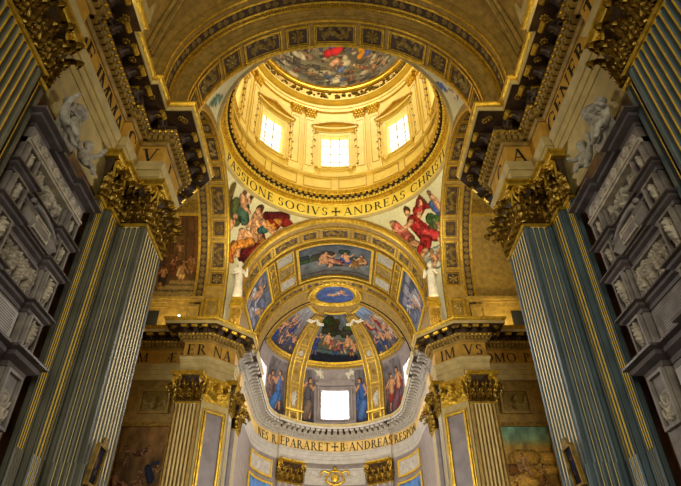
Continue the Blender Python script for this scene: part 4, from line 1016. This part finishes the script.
r = np.random.RandomState(11)
Wd, Hd = 2*PI*6.0, 8.5
pal = [(.40, .36, .28), (.52, .46, .34), (.30, .25, .19), (.40, .30, .21), (.24, .21, .17), (.58, .52, .40)]
for i in range(420):
    x = r.uniform(0, Wd); y = r.uniform(0, Hd)
    q = r.uniform(.25, .6); C.append((x-q*.5, y, x+q*.5, y+r.uniform(-.1, .1), q*.8, q*.6, pal[r.randint(6)]))
for i in range(500):
    x = r.uniform(0, Wd); y = r.uniform(0, 5.5); q = r.uniform(.08, .22); C.append((x-q, y, x+q, y+r.uniform(-.1, .1), q, q*.7, tuple(np.array(pal[r.randint(6)])*r.uniform(.55, 1.1))))
for i in range(190):
    x = r.uniform(0, Wd); y = r.uniform(.8, 6.5)
    C += figure(r, x, y, r.uniform(.9, 1.4), [(.38, .2, .12), (.36, .31, .16), (.24, .23, .18), (.44, .32, .18), (.25, .27, .32)][r.randint(5)], None, r.choice([-1, 1]), r.choice(['fly', 'sit']), (.52, .37, .23))
for dx, y, q, c in ((.1, 4.3, .7, (.15, .28, .58)), (1.0, 4.2, .7, (.10, .16, .36)), (-.5, 3.5, .6, (.58, .10, .12)), (.3, 3.75, .65, (.64, .13, .13)), (-3.0, 3.8, .45, (.22, .32, .58)), (2.9, 3.5, .6, (.70, .48, .10)), (2.6, 2.9, .45, (.64, .40, .1)), (3.3, 2.9, .35, (.2, .26, .45)), (-4.6, 3.2, .5, (.15, .2, .1)), (.6, 1.9, .4, (.3, .33, .42)), (0, 2.6, .5, (.7, .5, .36))):
    C.append((Wd/2+dx-q*.5, y, Wd/2+dx+q*.4, y+.3, q*.6, q*.5, c))
p = painting('dome_fresco', dmap, -PI, PI, 0, 1.35, Wd, Hd, [(0, (.32, .29, .22)), (1, (.40, .34, .24))], C, None, 500, 100, 0, 12, .4)
tag(p, 'dome fresco of a ring of clouds with figures in red and blue', 'fresco')
mb = MB(); mb.grid(dmap, lins(-PI, PI, 48), lins(1.35, PI/2, 3), 0); mb.build('lantern_opening', DRUM, p)
# ------------------------------------------------------------------ far crossing piers
FARP = [(-20, 34.95), (-10.15, 34.95), (-10.15, 33.75), (-8.45, 33.75), (-6.95, 35.25), (-6.95, 36.5)]
FTXT = {-1: 'ERNA', 1: 'IMVS'}
for S in (-1, 1):
    e = entablature('pier_entablature', 'gilded entablature of the far crossing pier lettered %s' % ('AETERNA' if S < 0 else 'IMVS'), 'entablature', side(FARP, S), loc=(S*9, 34.5),
                    mats=dict(soffit=SOFF, dentil=OCHRE))
    pw = plane((0, 34.95), (0, -1)); pf = plane((0, 33.75), (0, -1))
    if S < 0:
        a, b = (-8.45, 33.75), (-6.95, 35.25); mp, L = segmap(a, b)
        J = [('M', pw, -13.25, 17.88, .66, .1, {}), ('#T', pw, -10.95, 17.88, .66, .16, {}), ('ER', pf, -9.3, 17.86, .74, .16, {}), ('NA', mp, L/2, 17.86, .74, .12, {})]
    else:
        a, b = (6.95, 35.25), (8.45, 33.75); mp, L = segmap(a, b)
        J = [('IM', mp, L/2, 17.86, .74, .14, {}), ('VS', pf, 9.3, 17.86, .74, .16, {}), ('OMO PER', pw, 10.25, 17.88, .66, .12, dict(align=1))]
    lettering(e, J)
    tx = FTXT[S]
    pilaster('pier_pilaster', 'fluted golden pilaster under the letters %s' % ('ER' if S < 0 else 'VS'), 'pilaster', side([(-10.12, 35.0), (-10.12, 33.75), (-8.5, 33.75)], S), [0, 6] if S < 0 else [6, 0], mats=[OCHRE, CREAM], fr=.42, zc=6)
    # chamfered face with a framed panel
    q, L = segmap(*side([(-8.45, 33.75), (-6.95, 35.25)], S))
    t = thing('chamfer_panel', (S*7.7, 34.5, 0), 'tall grey panel in a gilded frame on the slanted pier face under %s' % ('NA' if S < 0 else 'IM'), 'wall panel')
    mb = MB(); mb.mbox(q, .02, L-.02, 0, ZA, -.2, -.02); mb.build('pier_face', CREAM, t)
    mb = MB(); mb.mbox(q, .45, L-.45, 2, 14.0, -.02, .02); mb.build('panel', LILAC, t)
    mb = MB(); mb.ring(q, .32, L-.32, 1.9, 14.15, .13, -.02, .09); mb.ring(q, .2, L-.2, 1.75, 14.3, .05, -.02, .05); mb.build('panel_frame', GOLD, t)
    r = np.random.RandomState(70+S); relief('foliage_swag', q, .1, L-.1, 14.7, 16.4, 1.9, 1.7, scroll(r, 1.9, 1.7, 1)+urn_relief(r, 1.9, 1.7), GOLD, t, 44, 40, 0, 1.4)
    # chancel pilasters
    pilaster('chancel_pilaster', 'bright chancel pilaster next to the slanted pier face under %s' % ('NA' if S < 0 else 'IM'), 'pilaster', side([(-7.4, 35.42), (-6.95, 35.42), (-6.95, 36.45)], S), [0, 4] if S < 0 else [4, 0], mats=[PALE, GOLDF], fr=.4)
    pilaster('chancel_pilaster', 'bright chancel pilaster between the crossing pier under %s and the apse' % ('NA' if S < 0 else 'IM'), 'pilaster', side([(-7.3, 38.8), (-7.05, 38.8), (-7.05, 40.2), (-7.3, 40.2)], S), [0, 5, 0], mats=[PALE, GOLDF], fr=.4)
    # the transept end wall: framed fresco below, carved panel, ledge and upper picture
    W35 = plane((0, 35.2), (0, -1)); r = np.random.RandomState(80+S)
    x0, x1 = sorted((S*10.55, S*13.6))
    if S < 0:
        C = []
        for i in range(16): C += figure(r, r.uniform(.3, 2.8), r.uniform(.8, 5.2), r.uniform(1.2, 1.7), [(.36, .26, .16), (.3, .2, .14), (.42, .32, .2), (.13, .17, .28), (.34, .18, .12)][i % 5], None, r.choice([-1, 1]), r.choice(['sit', 'fly', 'stand']), (.55, .4, .28))
        C += [(2.1, 4.0, 2.4, 3.3, .2, .26, (.12, .15, .22)), (2.4, 4.2, 2.7, 4.3, .12, .1, (.14, .17, .24))]
        bg = [(0, (.22, .17, .12)), (.6, (.34, .26, .16)), (1, (.5, .37, .2))]
        lab = 'dark brown fresco of crowded figures on the wall under the letters AET'
    else:
        C = [blob(r.uniform(0, 3), r.uniform(0, 4.6), r.uniform(.5, .8), c) for c in [(.70, .54, .22), (.82, .64, .28), (.58, .40, .18), (.46, .30, .14)]*5]
        for i in range(12): C += figure(r, r.uniform(.3, 2.8), r.uniform(.8, 4.2), r.uniform(1.2, 1.8), [(.76, .56, .18), (.86, .66, .24), (.58, .34, .14), (.62, .5, .3)][i % 4], None, r.choice([-1, 1]), r.choice(['sit', 'fly', 'stand']), (.72, .55, .34))
        C += [(.9, 1.4, 2.0, 2.2, .5, .4, (.20, .14, .08)), (1.9, 2.4, 2.3, 1.0, .3, .25, (.25, .18, .1))]
        bg = [(0, (.4, .26, .12)), (.8, (.64, .52, .24)), (.88, (.50, .60, .46)), (1, (.44, .60, .50))]
        lab = 'ochre fresco of tumbling figures under a pale green sky below the letters OMO'
    p = painting('wall_fresco', W35, x0, x1, 7.0, 13.5, 3.05, 6.5, bg, C, None, 90, 170, .06, 81); tag(p, lab, 'fresco')
    mb = MB(); mb.ring(W35, x0-.25, x1+.25, 6.75, 13.75, .25, 0, .16); mb.ring(W35, x0-.04, x1+.04, 6.96, 13.54, .06, .1, .2); mb.build('gilded_frame', DGOLD, p)
    c0, c1 = sorted((S*10.9, S*12.9))
    t = thing('carved_panel', (S*11.9, 35.1, 14.2), 'small rectangular relief of a swag below the letters %s' % ('M AE' if S < 0 else 'OMO'), 'relief panel')
    mb = MB(); mb.ring(W35, c0, c1, 14.35, 16.0, .16, 0, .14); mb.build('panel_frame', OCHRE, t)
    relief('swag_carving', W35, c0+.16, c1-.16, 14.5, 15.85, 1.7, 1.35, urn_relief(r, 1.7, 1.35)+scroll(r, 1.7, .5, 3), BRONZE, t, 50, 34, .02, .8)
    # above the cornice
    u0, u1 = sorted((S*10.6, S*13.6)); WU = plane((0, 35.15), (0, -1)); VT = (lambda g: (lambda a, b, h: g(b, a, h)))(arcy(RA+.26, YD, ZS))
    t = thing('wall_ledge', (S*11.5, 35, 21.5), 'plain gilded ledge and parapet above the cornice lettered %s' % ('AET' if S < 0 else 'OMO'), 'ledge')
    a0, a1 = sorted((S*9.6, S*18)); mb = MB(); mb.mbox(WU, a0, a1, 22.6, 22.75, 0, .35); mb.mbox(WU, a0, a1, 22.75, 23.0, 0, .5); mb.mbox(WU, a0, a1, 22.3, 22.6, 0, .15); mb.build('ledge', OCHRE, t)
    a0, a1 = sorted((S*9.9, S*11.0)); mb = MB(); mb.mbox(WU, a0, a1, 20.0, 22.3, 0, .45); mb.ring(WU, a0+.15*(S < 0)+.0, a1-.15*(S > 0), 20.4, 22.1, .1, .45, .52); mb.build('pedestal', OCHRE, t)
    d0, d1 = sorted((S*12.9, S*13.9)); mb = MB(); mb.mbox(WU, d0, d1, 20.6, 22.0, 0, .04); mb.build('dark_opening', DARK, t)
    if S < 0:
        C = [(0, .35, 3, .35, .35, .35, (.62, .52, .30)), (.4, .9, 3, .9, .3, .3, (.55, .45, .26)), (1.2, 1.4, 3, 1.4, .26, .26, (.5, .4, .22))]
        C += [(.1, 3.2, .1, 8, .2, .2, (.25, .17, .08)), (1.9, 2.5, 1.9, 8, .22, .2, (.34, .22, .1)), (2.9, 2.5, 2.9, 8, .3, .3, (.4, .26, .12)), (.9, 4, .9, 8, .16, .16, (.3, .2, .1))]
        for x, y, s, c in ((1.9, 2.3, 1.8, (.78, .62, .36)), (1.2, 2.9, 1.7, (.4, .22, .12)), (.5, 2.0, 1.9, (.2, .14, .12)), (2.5, 3.0, 1.6, (.5, .34, .16)), (.3, 3.4, 1.6, (.3, .2, .16)), (1.6, 4.1, 1.5, (.42, .3, .16))): C += figure(r, x, y, s, c, None, r.choice([-1, 1]), 'stand', (.6, .42, .26))
        p = painting('transept_fresco', VT, u0, u1, D2(94), D2(44), 3.0, 7.0, [(0, (.45, .36, .2)), (.3, (.30, .20, .10)), (1, (.36, .24, .11))], C, None, 90, 160, .03, 85); tag(p, 'dark upper fresco with pale steps in the transept, above the letters AET', 'fresco')
    else:
        mb = MB(); mb.mbox(VT, u0, u1, D2(44), D2(94), 0, .05, 2, 16); p = mb.build('wall_field', OCHRE); tag(p, 'blank ochre wall panel in the transept, above the letters OMO', 'wall panel')
    mb = MB(); mb.ring(VT, u0-.2, u1+.2, D2(42.5), D2(95.5), D2(1.5), 0, .14, 2, 16, .2); mb.build('gilded_frame', GOLD, p)
    relief('scroll_frieze', VT, u0-.2, u1+.2, D2(41.5), D2(34.5), 3.4, .9, scroll(r, 3.4, .9, 4), DGOLD, p, 70, 24, .02, .9)
    # framed picture hung on the crossing pilaster
    x = S*7.0; M0 = lambda u, v, h, S=S: (S*(7.04-h-.03-(v-5.5)*.10), u, v)
    t = thing('hanging_picture', (S*7.0, 16.9, 5.2), 'small picture in a gilded frame hung low on the corner pilaster under %s' % ('V' if S < 0 else 'A'), 'picture')
    mb = MB(); mb.ring(M0, 16.25, 16.95, 5.5, 6.65, .08, 0, .08); mb.mbox(M0, 16.25, 16.95, 5.5, 6.65, -.04, 0)
    mb.mbox(M0, 16.42, 16.78, 6.65, 6.78, 0, .08); mb.mbox(M0, 16.52, 16.68, 6.78, 6.88, 0, .07); mb.build('picture_frame', DGOLD, t)
    C = figure(r, .45, .75, 1.1, (.12, .15, .28), (.2, .12, .1), 1, 'sit', (.4, .3, .22))
    painting('canvas', M0, 16.33, 16.87, 5.58, 6.57, .9, 1.5, [(0, (.08, .07, .08)), (1, (.12, .13, .2))], C, t, 36, 50, .01, 90)
# spotlight standing on the cornice
t = thing('spotlight', (-10.7, 33.1, 20.0), 'small lit spotlight standing on the cornice above the letters AET', 'spotlight')
mb = MB(); mb.box(-10.78, -10.62, 33.02, 33.18, 20.0, 20.06); mb.box(-10.72, -10.68, 33.08, 33.12, 20.06, 20.35); mb.build('stand', DARK, t)
mb = MB(); mb.tube([(-10.7, 33.2, 20.46), (-10.7, 33.0, 20.4)], .09, 10); mb.build('housing', PALE, t)
mb = MB(); mb.tube([(-10.7, 33.0, 20.4), (-10.7, 32.97, 20.39)], .06, 10); mb.build('lens', LAMPM, t)

# ------------------------------------------------------------------ chancel and apse entablature
def arcpts(a, b, R, n): return [(R*sin(x), 48+R*cos(x)) for x in lins(a, b, n)]
q1, q2 = D2(26), D2(48); R1, R2 = 7.3, 7.02
AP1 = [(-7.3, 36.5), (-7.3, 38.75), (-7.05, 38.75), (-7.05, 40.25), (-7.3, 40.25), (-7.3, 44)]
AP2 = arcpts(-PI/2, -q2, R1, 12)+arcpts(-q2, q2, R2, 26)+arcpts(q2, PI/2, R1, 12)
apath = AP1+AP2+mir(AP1)
e = entablature('apse_entablature', 'curved apse entablature lettered REPARARET B ANDREAS below the apse window', 'entablature', apath, loc=(0, 55), mats=dict(modi=MODP, frieze=APF, arch=PALE, bed=PALE, dentil=PALE, soffit=SOFF, corona=PALE, lip=CREAM, egg=PALE), rosettes=False, gap=.62)  # pale cornice parts carry the light falling on them in their colour
ac = cyl(7.28, 0, 48); ac2 = cyl(7.0, 0, 48)
lettering(e, [('+', ac2, 0, 17.8, .86, .1, dict(us=1/7.0)), ('B:ANDREAS', ac2, .07, 17.82, .78, .07, dict(us=1/7.0, align=1)),
              ('RESPON', ac, .88, 17.84, .74, .1, dict(us=1/7.3, align=1)), ('EPARARET', ac2, -.07, 17.82, .78, .09, dict(us=1/7.0, align=-1)),
              ('NES R', ac, -.87, 17.84, .74, .12, dict(us=1/7.3, align=-1))])
for sg in (-1, 1):
    pilaster('apse_pilaster', 'apse pilaster with a gilded capital under the letters %s' % ('EPA' if sg < 0 else 'AS'), 'pilaster',
             side(arcpts(-q2, -q1, R2+.02, 4), sg), [2, 2, 2, 2], mats=[LILAC, PALE], H=2.0, fr=.3, edge=.03)
    r = np.random.RandomState(90+sg); a0, a1 = sorted((sg*D2(53), sg*D2(86)))
    t = thing('garland_panel', ac(sg*D2(69), 14.5, 0), 'pale garland relief between the capitals on the %s curve of the apse' % ('left' if sg < 0 else 'right'), 'relief panel')
    mb = MB(); mb.ring(ac, a0, a1, 14.7, 16.2, .14, 0, .1, 8, 1, .02); mb.build('panel_frame', GOLDF, t)
    relief('garland_carving', ac, a0+.02, a1-.02, 14.84, 16.06, 3.4, 1.2, urn_relief(r, 3.4, 1.2)+scroll(r, 3.4, .6, 5), PALE, t, 80, 30, .02, .9)
    a0, a1 = sorted((sg*D2(53), sg*D2(87)))
    C = []
    for i in range(7): C += figure(r, r.uniform(.4, 3.8), r.uniform(.8, 2.6), 1.5, [(.3, .36, .6), (.5, .3, .3), (.6, .6, .62), (.25, .3, .5)][i % 4], None, r.choice([-1, 1]), 'stand')
    p = painting('apse_mural', ac, a0, a1, 8, 14.1, 4.6, 6.1, [(0, (.3, .33, .4)), (.75, (.30, .44, .68)), (1, (.36, .52, .78))], C, None, 70, 90, .05, 91)
    tag(p, 'blue sky mural low on the %s curve of the apse wall' % ('left' if sg < 0 else 'right'), 'mural')
    mb = MB(); mb.ring(ac, a0-.02, a1+.02, 7.85, 14.25, .15, .02, .14, 8, 1, .02); mb.build('gilded_frame', GOLDF, p)
t = thing('garland_panel', ac(0, 14.5, 0), 'pale relief panel with a gilded cartouche centred below the apse inscription', 'relief panel')
mb = MB(); mb.ring(ac, -D2(23.5), D2(23.5), 14.7, 16.2, .14, 0, .1, 10, 1, .02); mb.build('panel_frame', PALE, t)
r = np.random.RandomState(99)
relief('garland_carving', ac, -D2(22), D2(22), 14.84, 16.06, 6.5, 1.2, urn_relief(r, 6.5, 1.2)+scroll(r, 6.5, .8, 8), PALE, t, 130, 30, .02, .8)
mb = MB(); pts = [ac(.115*sin(a)*(1+.15*cos(3*a)), 15.35+.62*cos(a), .28) for a in lins(0, 2*PI, 30)]; mb.tube(pts, .11, 7); mb.ball(ac(0, 15.35, .2), .4, 10, 6, (1, .5, 1)); mb.ball(ac(0, 16.1, .3), .22)
for s_ in (-1, 1): mb.tube([ac(s_*.09, 15.8, .3), ac(s_*.16, 15.95, .35), ac(s_*.2, 15.7, .3), ac(s_*.17, 15.5, .3)], .09)
mb.build('cartouche', GOLD, t)

# ------------------------------------------------------------------ apse vault
def rib(name, az, label):
    t = thing(name, amap(az, zl(20), 0), label, 'vault rib')
    w0 = .13; L0, L1 = zl(20.1), 1.18
    vs_ = lins(L0, L1, 30)
    def fm(s): return lambda u, v, h: amap(az+u*s, v, h)
    W_ = lambda v: 1.0 + (0.35*v if v > 0 else 0)         # a little wider in angle as it climbs
    m = lambda u, v, h: amap(az+u*W_(v), v, h)
    mb = MB(); mb.mbox(m, -w0, w0, L0, L1, -.05, .22, 2, 30); mb.build('rib_band', OCHRE, t)
    mb = MB()
    for a in (-w0, -w0*.55, w0*.55, w0): mb.mbox(m, a-.007, a+.007, L0, L1, .2, .29, 1, 30)
    r_ = np.random.RandomState(int(az*10)+50); cuts = [L0+.02, zl(21.3), zl(21.5), .05, .10, .42, .46, .62, .66, .95, .98, 1.12]
    for a, b in zip(cuts[::2], cuts[1::2]): mb.ring(m, -w0*.5, w0*.5, a, b, .012, .2, .28, 1, 6, .008)
    mb.build('gilded_edges', GOLD, t)
    for k, (a, b) in enumerate(zip(cuts[::2], cuts[1::2])):
        W2, H2 = .8, (b-a)*AP
        C = rosette(W2, H2) if k % 2 == 0 else scroll(r_, W2, H2, 1)+figure(r_, W2/2, H2/2, H2*.7, pose='stand')
        relief('rib_relief', m, -w0*.42, w0*.42, a+.02, b-.02, W2, H2, C, PALE if k in (1, 3) else DGOLD, t, 22, 36, .22, 1.0)
    mb = MB(); mb.mbox(m, -w0*1.15, w0*1.15, zl(21.32), zl(21.48), .2, .42, 2, 1); mb.build('moulding', GOLDF, t)
rib('apse_rib', -D2(36), 'gilded apse vault rib left of the central fresco with the boat')
rib('apse_rib', D2(36), 'gilded apse vault rib right of the central fresco with the boat')
BL, RDd, GN, OC, FL, WH_, VI = (.18, .25, .46), (.50, .14, .14), (.16, .24, .14), (.60, .42, .2), SKIN, (.72, .72, .76), (.36, .32, .42)
r = np.random.RandomState(31)
def many(n, x0, x1, y0, y1, s0, s1, pal, poses=('stand', 'sit')):
    C = []
    for i in range(n): C += figure(r, r.uniform(x0, x1), r.uniform(y0, y1), r.uniform(s0, s1), pal[r.randint(len(pal))], pal[r.randint(len(pal))], r.choice([-1, 1]), poses[r.randint(len(poses))])
    return C
def apsefresco(u0, u1, v0, v1, bg, C, label, seed, m=None, W_=None, H_=None, nu=110, nv=100, fr=True, name='apse_fresco', h=.02):
    m = m or amap; W_ = W_ or (u1-u0)*AP*.8; H_ = H_ or (v1-v0)*AP
    p = painting(name, m, u0, u1, v0, v1, W_, H_, bg, C, None, nu, nv, h, seed); tag(p, label, 'fresco')
    if fr: mb = MB(); mb.ring(m, u0, u1, v0, v1, .035, h, .12, 16, 16, .03); mb.build('gilded_frame', GOLD, p)
    return p
V0, V1 = .44, 1.27
trees = lambda n, x0, x1, y0, y1, c: [blob(r.uniform(x0, x1), r.uniform(y0, y1), r.uniform(.5, .9), (c[0]*r.uniform(.7, 1.3), c[1]*r.uniform(.7, 1.3), c[2]*r.uniform(.7, 1.3))) for _ in range(n)]
# W 5.8 x 5.3
C = trees(16, 1.2, 3.6, 3.4, 5.2, (.16, .20, .10))+trees(5, 4.0, 5.2, 3.2, 3.8, (.2, .22, .13)) + [(1.2, .7, 4.8, .6, .6, .5, (.10, .11, .16)), (.3, 1.5, 5.5, 1.1, .25, .25, (.26, .32, .32))]
C += figure(r, .8, 2.2, 2.5, BL, VI, 1, 'stand')+figure(r, 2.2, 2.4, 2.4, (.62, .32, .3), OC, 1, 'sit')+figure(r, 4.4, 2.0, 2.6, OC, (.72, .56, .4), -1, 'sit')+figure(r, 3.4, 1.7, 2.2, (.5, .3, .24), BL, -1, 'sit')+figure(r, 5.1, 1.4, 1.9, (.3, .22, .3), OC, -1, 'sit')
apsefresco(-D2(29.5), D2(29.5), V0, V1, [(0, (.16, .18, .2)), (.35, (.34, .34, .30)), (.6, (.38, .40, .42)), (1, (.28, .30, .32))], C, 'central apse fresco with trees and figures by a dark boat', 101)
C = many(16, .5, 5.2, .9, 3.6, 1.9, 2.5, [VI, (.4, .36, .36), BL, (.46, .36, .28), (.3, .28, .36)])
apsefresco(-D2(84), -D2(42.8), V0, 1.22, [(0, (.2, .19, .24)), (.5, (.40, .39, .42)), (1, (.56, .56, .58))], C, 'grey violet apse fresco of crowded figures left of the central fresco', 102)
C = many(15, .5, 5.2, .9, 3.4, 1.9, 2.5, [RDd, BL, (.6, .5, .4), VI, (.7, .66, .62)])
apsefresco(D2(42.8), D2(84), V0, 1.22, [(0, (.2, .21, .19)), (.45, (.4, .40, .42)), (1, (.42, .50, .64))], C, 'apse fresco of red and blue figures under a blue sky right of the boat', 103)
# gilded string course, window surround and standing figures
t = thing('string_course', amap(0, .38, 0), 'gilded horizontal band under the three apse frescoes', 'moulding')
mb = MB(); loft(mb, amap, lins(-PI/2+.02, PI/2-.02, 60), [(.375, 0), (.375, .1), (.385, .14), (.40, .08), (.42, .14), (.43, .14), (.43, 0)]); mb.build('band', OCHRE, t)
mb = MB(); loft(mb, amap, lins(-PI/2+.02, PI/2-.02, 60), [(.41, .13), (.412, .18), (.428, .18), (.43, .13)]); mb.build('fillet', GOLD, t)
for k, (c, w_, a, b) in enumerate(AWIN):
    ww = window('window_%d' % (31+k), amap, c-w_, c+w_, a, b, PANE_A, 1/AP, 1/AP, 3, 4, .55, LILAC, LILAC, .22)
    if k == 0:
        mb = MB(); mb.mbox(amap, c-.30, c+.30, b+.07, b+.12, 0, .35, 6); mb.mbox(amap, c-.26, c+.26, b+.12, b+.16, 0, .22, 6)
        mb.mbox(amap, c-.30, c+.30, a-.09, a-.05, 0, .3, 6); mb.mbox(amap, c-.255, c-.235, a, b+.07, 0, .2); mb.mbox(amap, c+.235, c+.255, a, b+.07, 0, .2); mb.build('surround', LILAC, ww)
for sg in (-1, 1):
    r2 = np.random.RandomState(60+sg)
    o = relief('stucco_putto', amap, sg*.235-.10, sg*.235+.10, .21, .38, 1.4, 1.25, figure(r2, .7, .6, 1.3, flip=-sg)+figure(r2, .6, .7, 1.0, flip=sg, pose='fly'), WHITE, None, 40, 36, .05, 1.4, cut=True)
    tag(o, 'white stucco putto above the %s corner of the bright apse window' % ('left' if sg < 0 else 'right'), 'putto')
FG = [(-.385, -.30, 'grey robed figure painted directly left of the bright apse window', [(.34, .32, .36), (.44, .38, .34), (.5, .4, .32)]), (.30, .50, 'blue robed figure painted directly right of the bright apse window', [(.2, .36, .62), (.3, .42, .66)]),
      (-1.16, -.78, 'figure in blue and white painted on the apse wall left of the left rib', [(.44, .34, .36), (.25, .42, .66), (.5, .44, .44)]), (.78, 1.16, 'red robed figure painted on the apse wall right of the right rib', [(.56, .18, .18), (.42, .3, .34), (.5, .36, .34)])]
FG[0] = (-.50, -.30, FG[0][2], FG[0][3])
for k, (a, b, lab, pal) in enumerate(FG):
    W_, H_ = (b-a)*AP, 4.6
    if W_ < 2: C = figure(r, W_*.5, 2.2, 3.6, pal[0], pal[-1], 1 if a < 0 else -1, 'stand')+[(W_*.35, .5, W_*.6, 1.6, .4, .4, pal[1])]
    else: C = figure(r, W_*.3, 2.0, 3.2, pal[0], pal[-1], 1, 'stand')+figure(r, W_*.7, 2.2, 3.4, pal[1], pal[0], -1, 'stand')+[(W_*.4, .6, W_*.6, 1.5, .5, .4, pal[1])]
    apsefresco(a, b, zl(20.6), .34, [(0, (.22, .21, .25)), (1, (.42, .40, .41))], C, lab, 110+k, None, W_, H_, 40, 90, False, 'wall_figure', .03)

# ------------------------------------------------------------------ chancel vault
CM = arcx(RA-.02, ZS)
p = None
C = trees(12, 0, 6, 1.6, 3.6, (.2, .22, .18)) + figure(r, 2.6, 2.0, 2.9, (.62, .28, .26), FL, 1, 'sit')+figure(r, 3.4, 1.8, 2.3, FL, (.6, .3, .3), -1, 'fly')+figure(r, 4.6, 2.1, 2.6, (.14, .26, .62), (.2, .3, .6), 1, 'sit')+figure(r, 5.8, 2.0, 2.8, (.5, .36, .18), (.56, .42, .24), -1, 'sit')+[(0, .3, 7, .3, .35, .35, (.3, .28, .26))]
p = apsefresco(-D2(26.5), D2(26.5), 38.7, 43.6, [(0, (.28, .28, .26)), (.5, (.38, .40, .42)), (1, (.24, .27, .32))], C, 'large chancel vault fresco with figures in rose, blue and ochre at the centre', 120, lambda u, v, h: CM(u, 82.3-v, h), 6.9, 4.4, 130, 80, False, 'vault_fresco', .03)
mb = MB(); mb.ring(CM, -D2(28.3), D2(28.3), 38.45, 43.85, .22, .02, .2, 16, 2, D2(2)); mb.build('gilded_frame', GOLD, p)
t = thing('vault_stucco', (0, 41, ZS+RA), 'gilded stucco coffering of the chancel vault around the painted fields', 'vault decoration')
for sg in (-1, 1):
    for a, b, kind in ((30, 44, 'P'), (45.5, 51, 'S')):
        n = 3 if kind == 'P' else 5
        for i in range(n):
            v0 = 38.4+5.5*i/n+.05; v1 = 38.4+5.5*(i+1)/n-.05; u0, u1 = sorted((sg*D2(a), sg*D2(b)))
            f = MB(); f.ring(CM, u0, u1, v0, v1, .09, .02, .16, 4, 1, .012); fo = f.build('stucco_frame', GOLD, t)
            W2, H2 = (u1-u0)*RA, v1-v0
            relief('stucco_relief', CM, u0+.012, u1-.012, v0+.09, v1-.09, W2, H2, rosette(W2, H2) if i % 2 else scroll(r, W2, H2, 1), CARV if (kind == 'P' and i != 1) else BRONZE, fo, 26, 26, .02, .8)
    C = [blob(x_, y_, .7, c_) for x_, y_, c_ in ((.7, .6, (.5, .5, .56)), (2.2, .7, (.56, .55, .6)), (3.6, .8, (.48, .48, .56)), (3.4, 2.6, (.4, .42, .52)), (1.0, 2.9, (.42, .44, .54)))]+figure(r, 1.6, 1.9, 3.6, WH_, (.6, .6, .66), sg, 'sit')+figure(r, 3.2, 1.5, 2.9, (.5, .5, .6), WH_, -sg, 'fly')
    u0, u1 = (D2(53), D2(83)) if sg > 0 else (-D2(83), -D2(53))
    ml = (lambda u, v, h: CM(v, u, h))
    p = apsefresco(38.4, 43.8, u0, u1, [(0, (.24, .27, .36)), (1, (.36, .38, .44))], C, 'white draped figure on grey blue in the %s haunch of the chancel vault' % ('left' if sg < 0 else 'right'), 130+sg, ml, 4.6, 3.8, 70, 60, False, 'vault_fresco', .03)
    mb = MB(); mb.ring(CM, u0-.02, u1+.02, 38.25, 43.95, .16, .02, .15, 8, 2, .02); mb.build('gilded_frame', GOLDF, p)
rb = thing('vault_rib', (0, 44.8, ZS), 'coffered transverse rib between the chancel vault and the apse', 'vault rib')
R3 = arcx(RA-.15, ZS)
band('rib_band', R3, RA-.15, [(44.2, -.1), (44.2, 0), (45.5, 0), (45.5, -.1)], OCHRE, rb)
for v in (44.25, 45.45): band('gilded_edge', R3, RA-.15, [(v-.06, 0), (v-.06, .1), (v+.06, .1), (v+.06, 0)], GOLD, rb)
arch_panels(rb, R3, RA-.15, 44.4, 45.3, None, 77)
def vmap(u, v, h):   # polar patch over the crown of the apse, u the angle, v the radius
    x = v*1.08*sin(u); y = 46.95+v*.92*cos(u); d = max(0, y-48); R = RA-.06-h
    return (x, y, ZS+sqrt(max(R*R-x*x-d*d, .1)))
C = figure(r, 1.9, 1.6, 2.0, (.66, .6, .5), FL, 1, 'fly')+figure(r, 2.4, 1.9, 1.6, WH_, (.5, .4, .3), -1, 'sit')
vm2 = lambda u, v, h: (lambda a, b: vmap(math.atan2(a, b), math.hypot(a, b), h))(u, -v)
p = painting('vault_oval', vm2, -1.8, 1.8, -1.7, 1.7, 3.6, 3.4, [(0, (.22, .29, .48)), (1, (.28, .36, .54))], C, None, 70, 60, .14, 140, mask=lambda a, b: (2*a-1)**2+(2*b-1)**2 < 1.05)
tag(p, 'small blue medallion fresco at the crown of the apse vault', 'fresco')
mb = MB(); loft(mb, vmap, lins(0, 2*PI, 48), [(1.75, .05), (1.75, .2), (1.85, .24), (1.92, .15), (2.0, .15), (2.05, .2), (2.12, .15), (2.3, .15), (2.36, .2), (2.45, .18), (2.5, .0), (2.5, -.1)]); mb.build('gilded_frame', GOLD, p)
mb = MB()
for i in range(28): mb.ball(vmap(2*PI*i/28, 2.2, .15), .07, 6, 4)
mb.build('frame_beads', DGOLD, p)
for sg in (-1, 1):
    r2 = np.random.RandomState(66+sg)
    mm = lambda u, v, h, sg=sg: amap(sg*D2(36)+u, v, h)
    o = relief('stucco_angel', mm, -.34, .34, .95, 1.14, 2.6, 1.4, figure(r2, .8, .7, 1.4, flip=1, pose='fly')+figure(r2, 1.8, .7, 1.4, flip=-1, pose='fly'), WHITE, None, 50, 30, .2, 1.2, cut=True)
    tag(o, 'pair of white stucco angels at the top of the %s apse rib' % ('left' if sg < 0 else 'right'), 'stucco figures')
print('objects', len(bpy.data.objects))
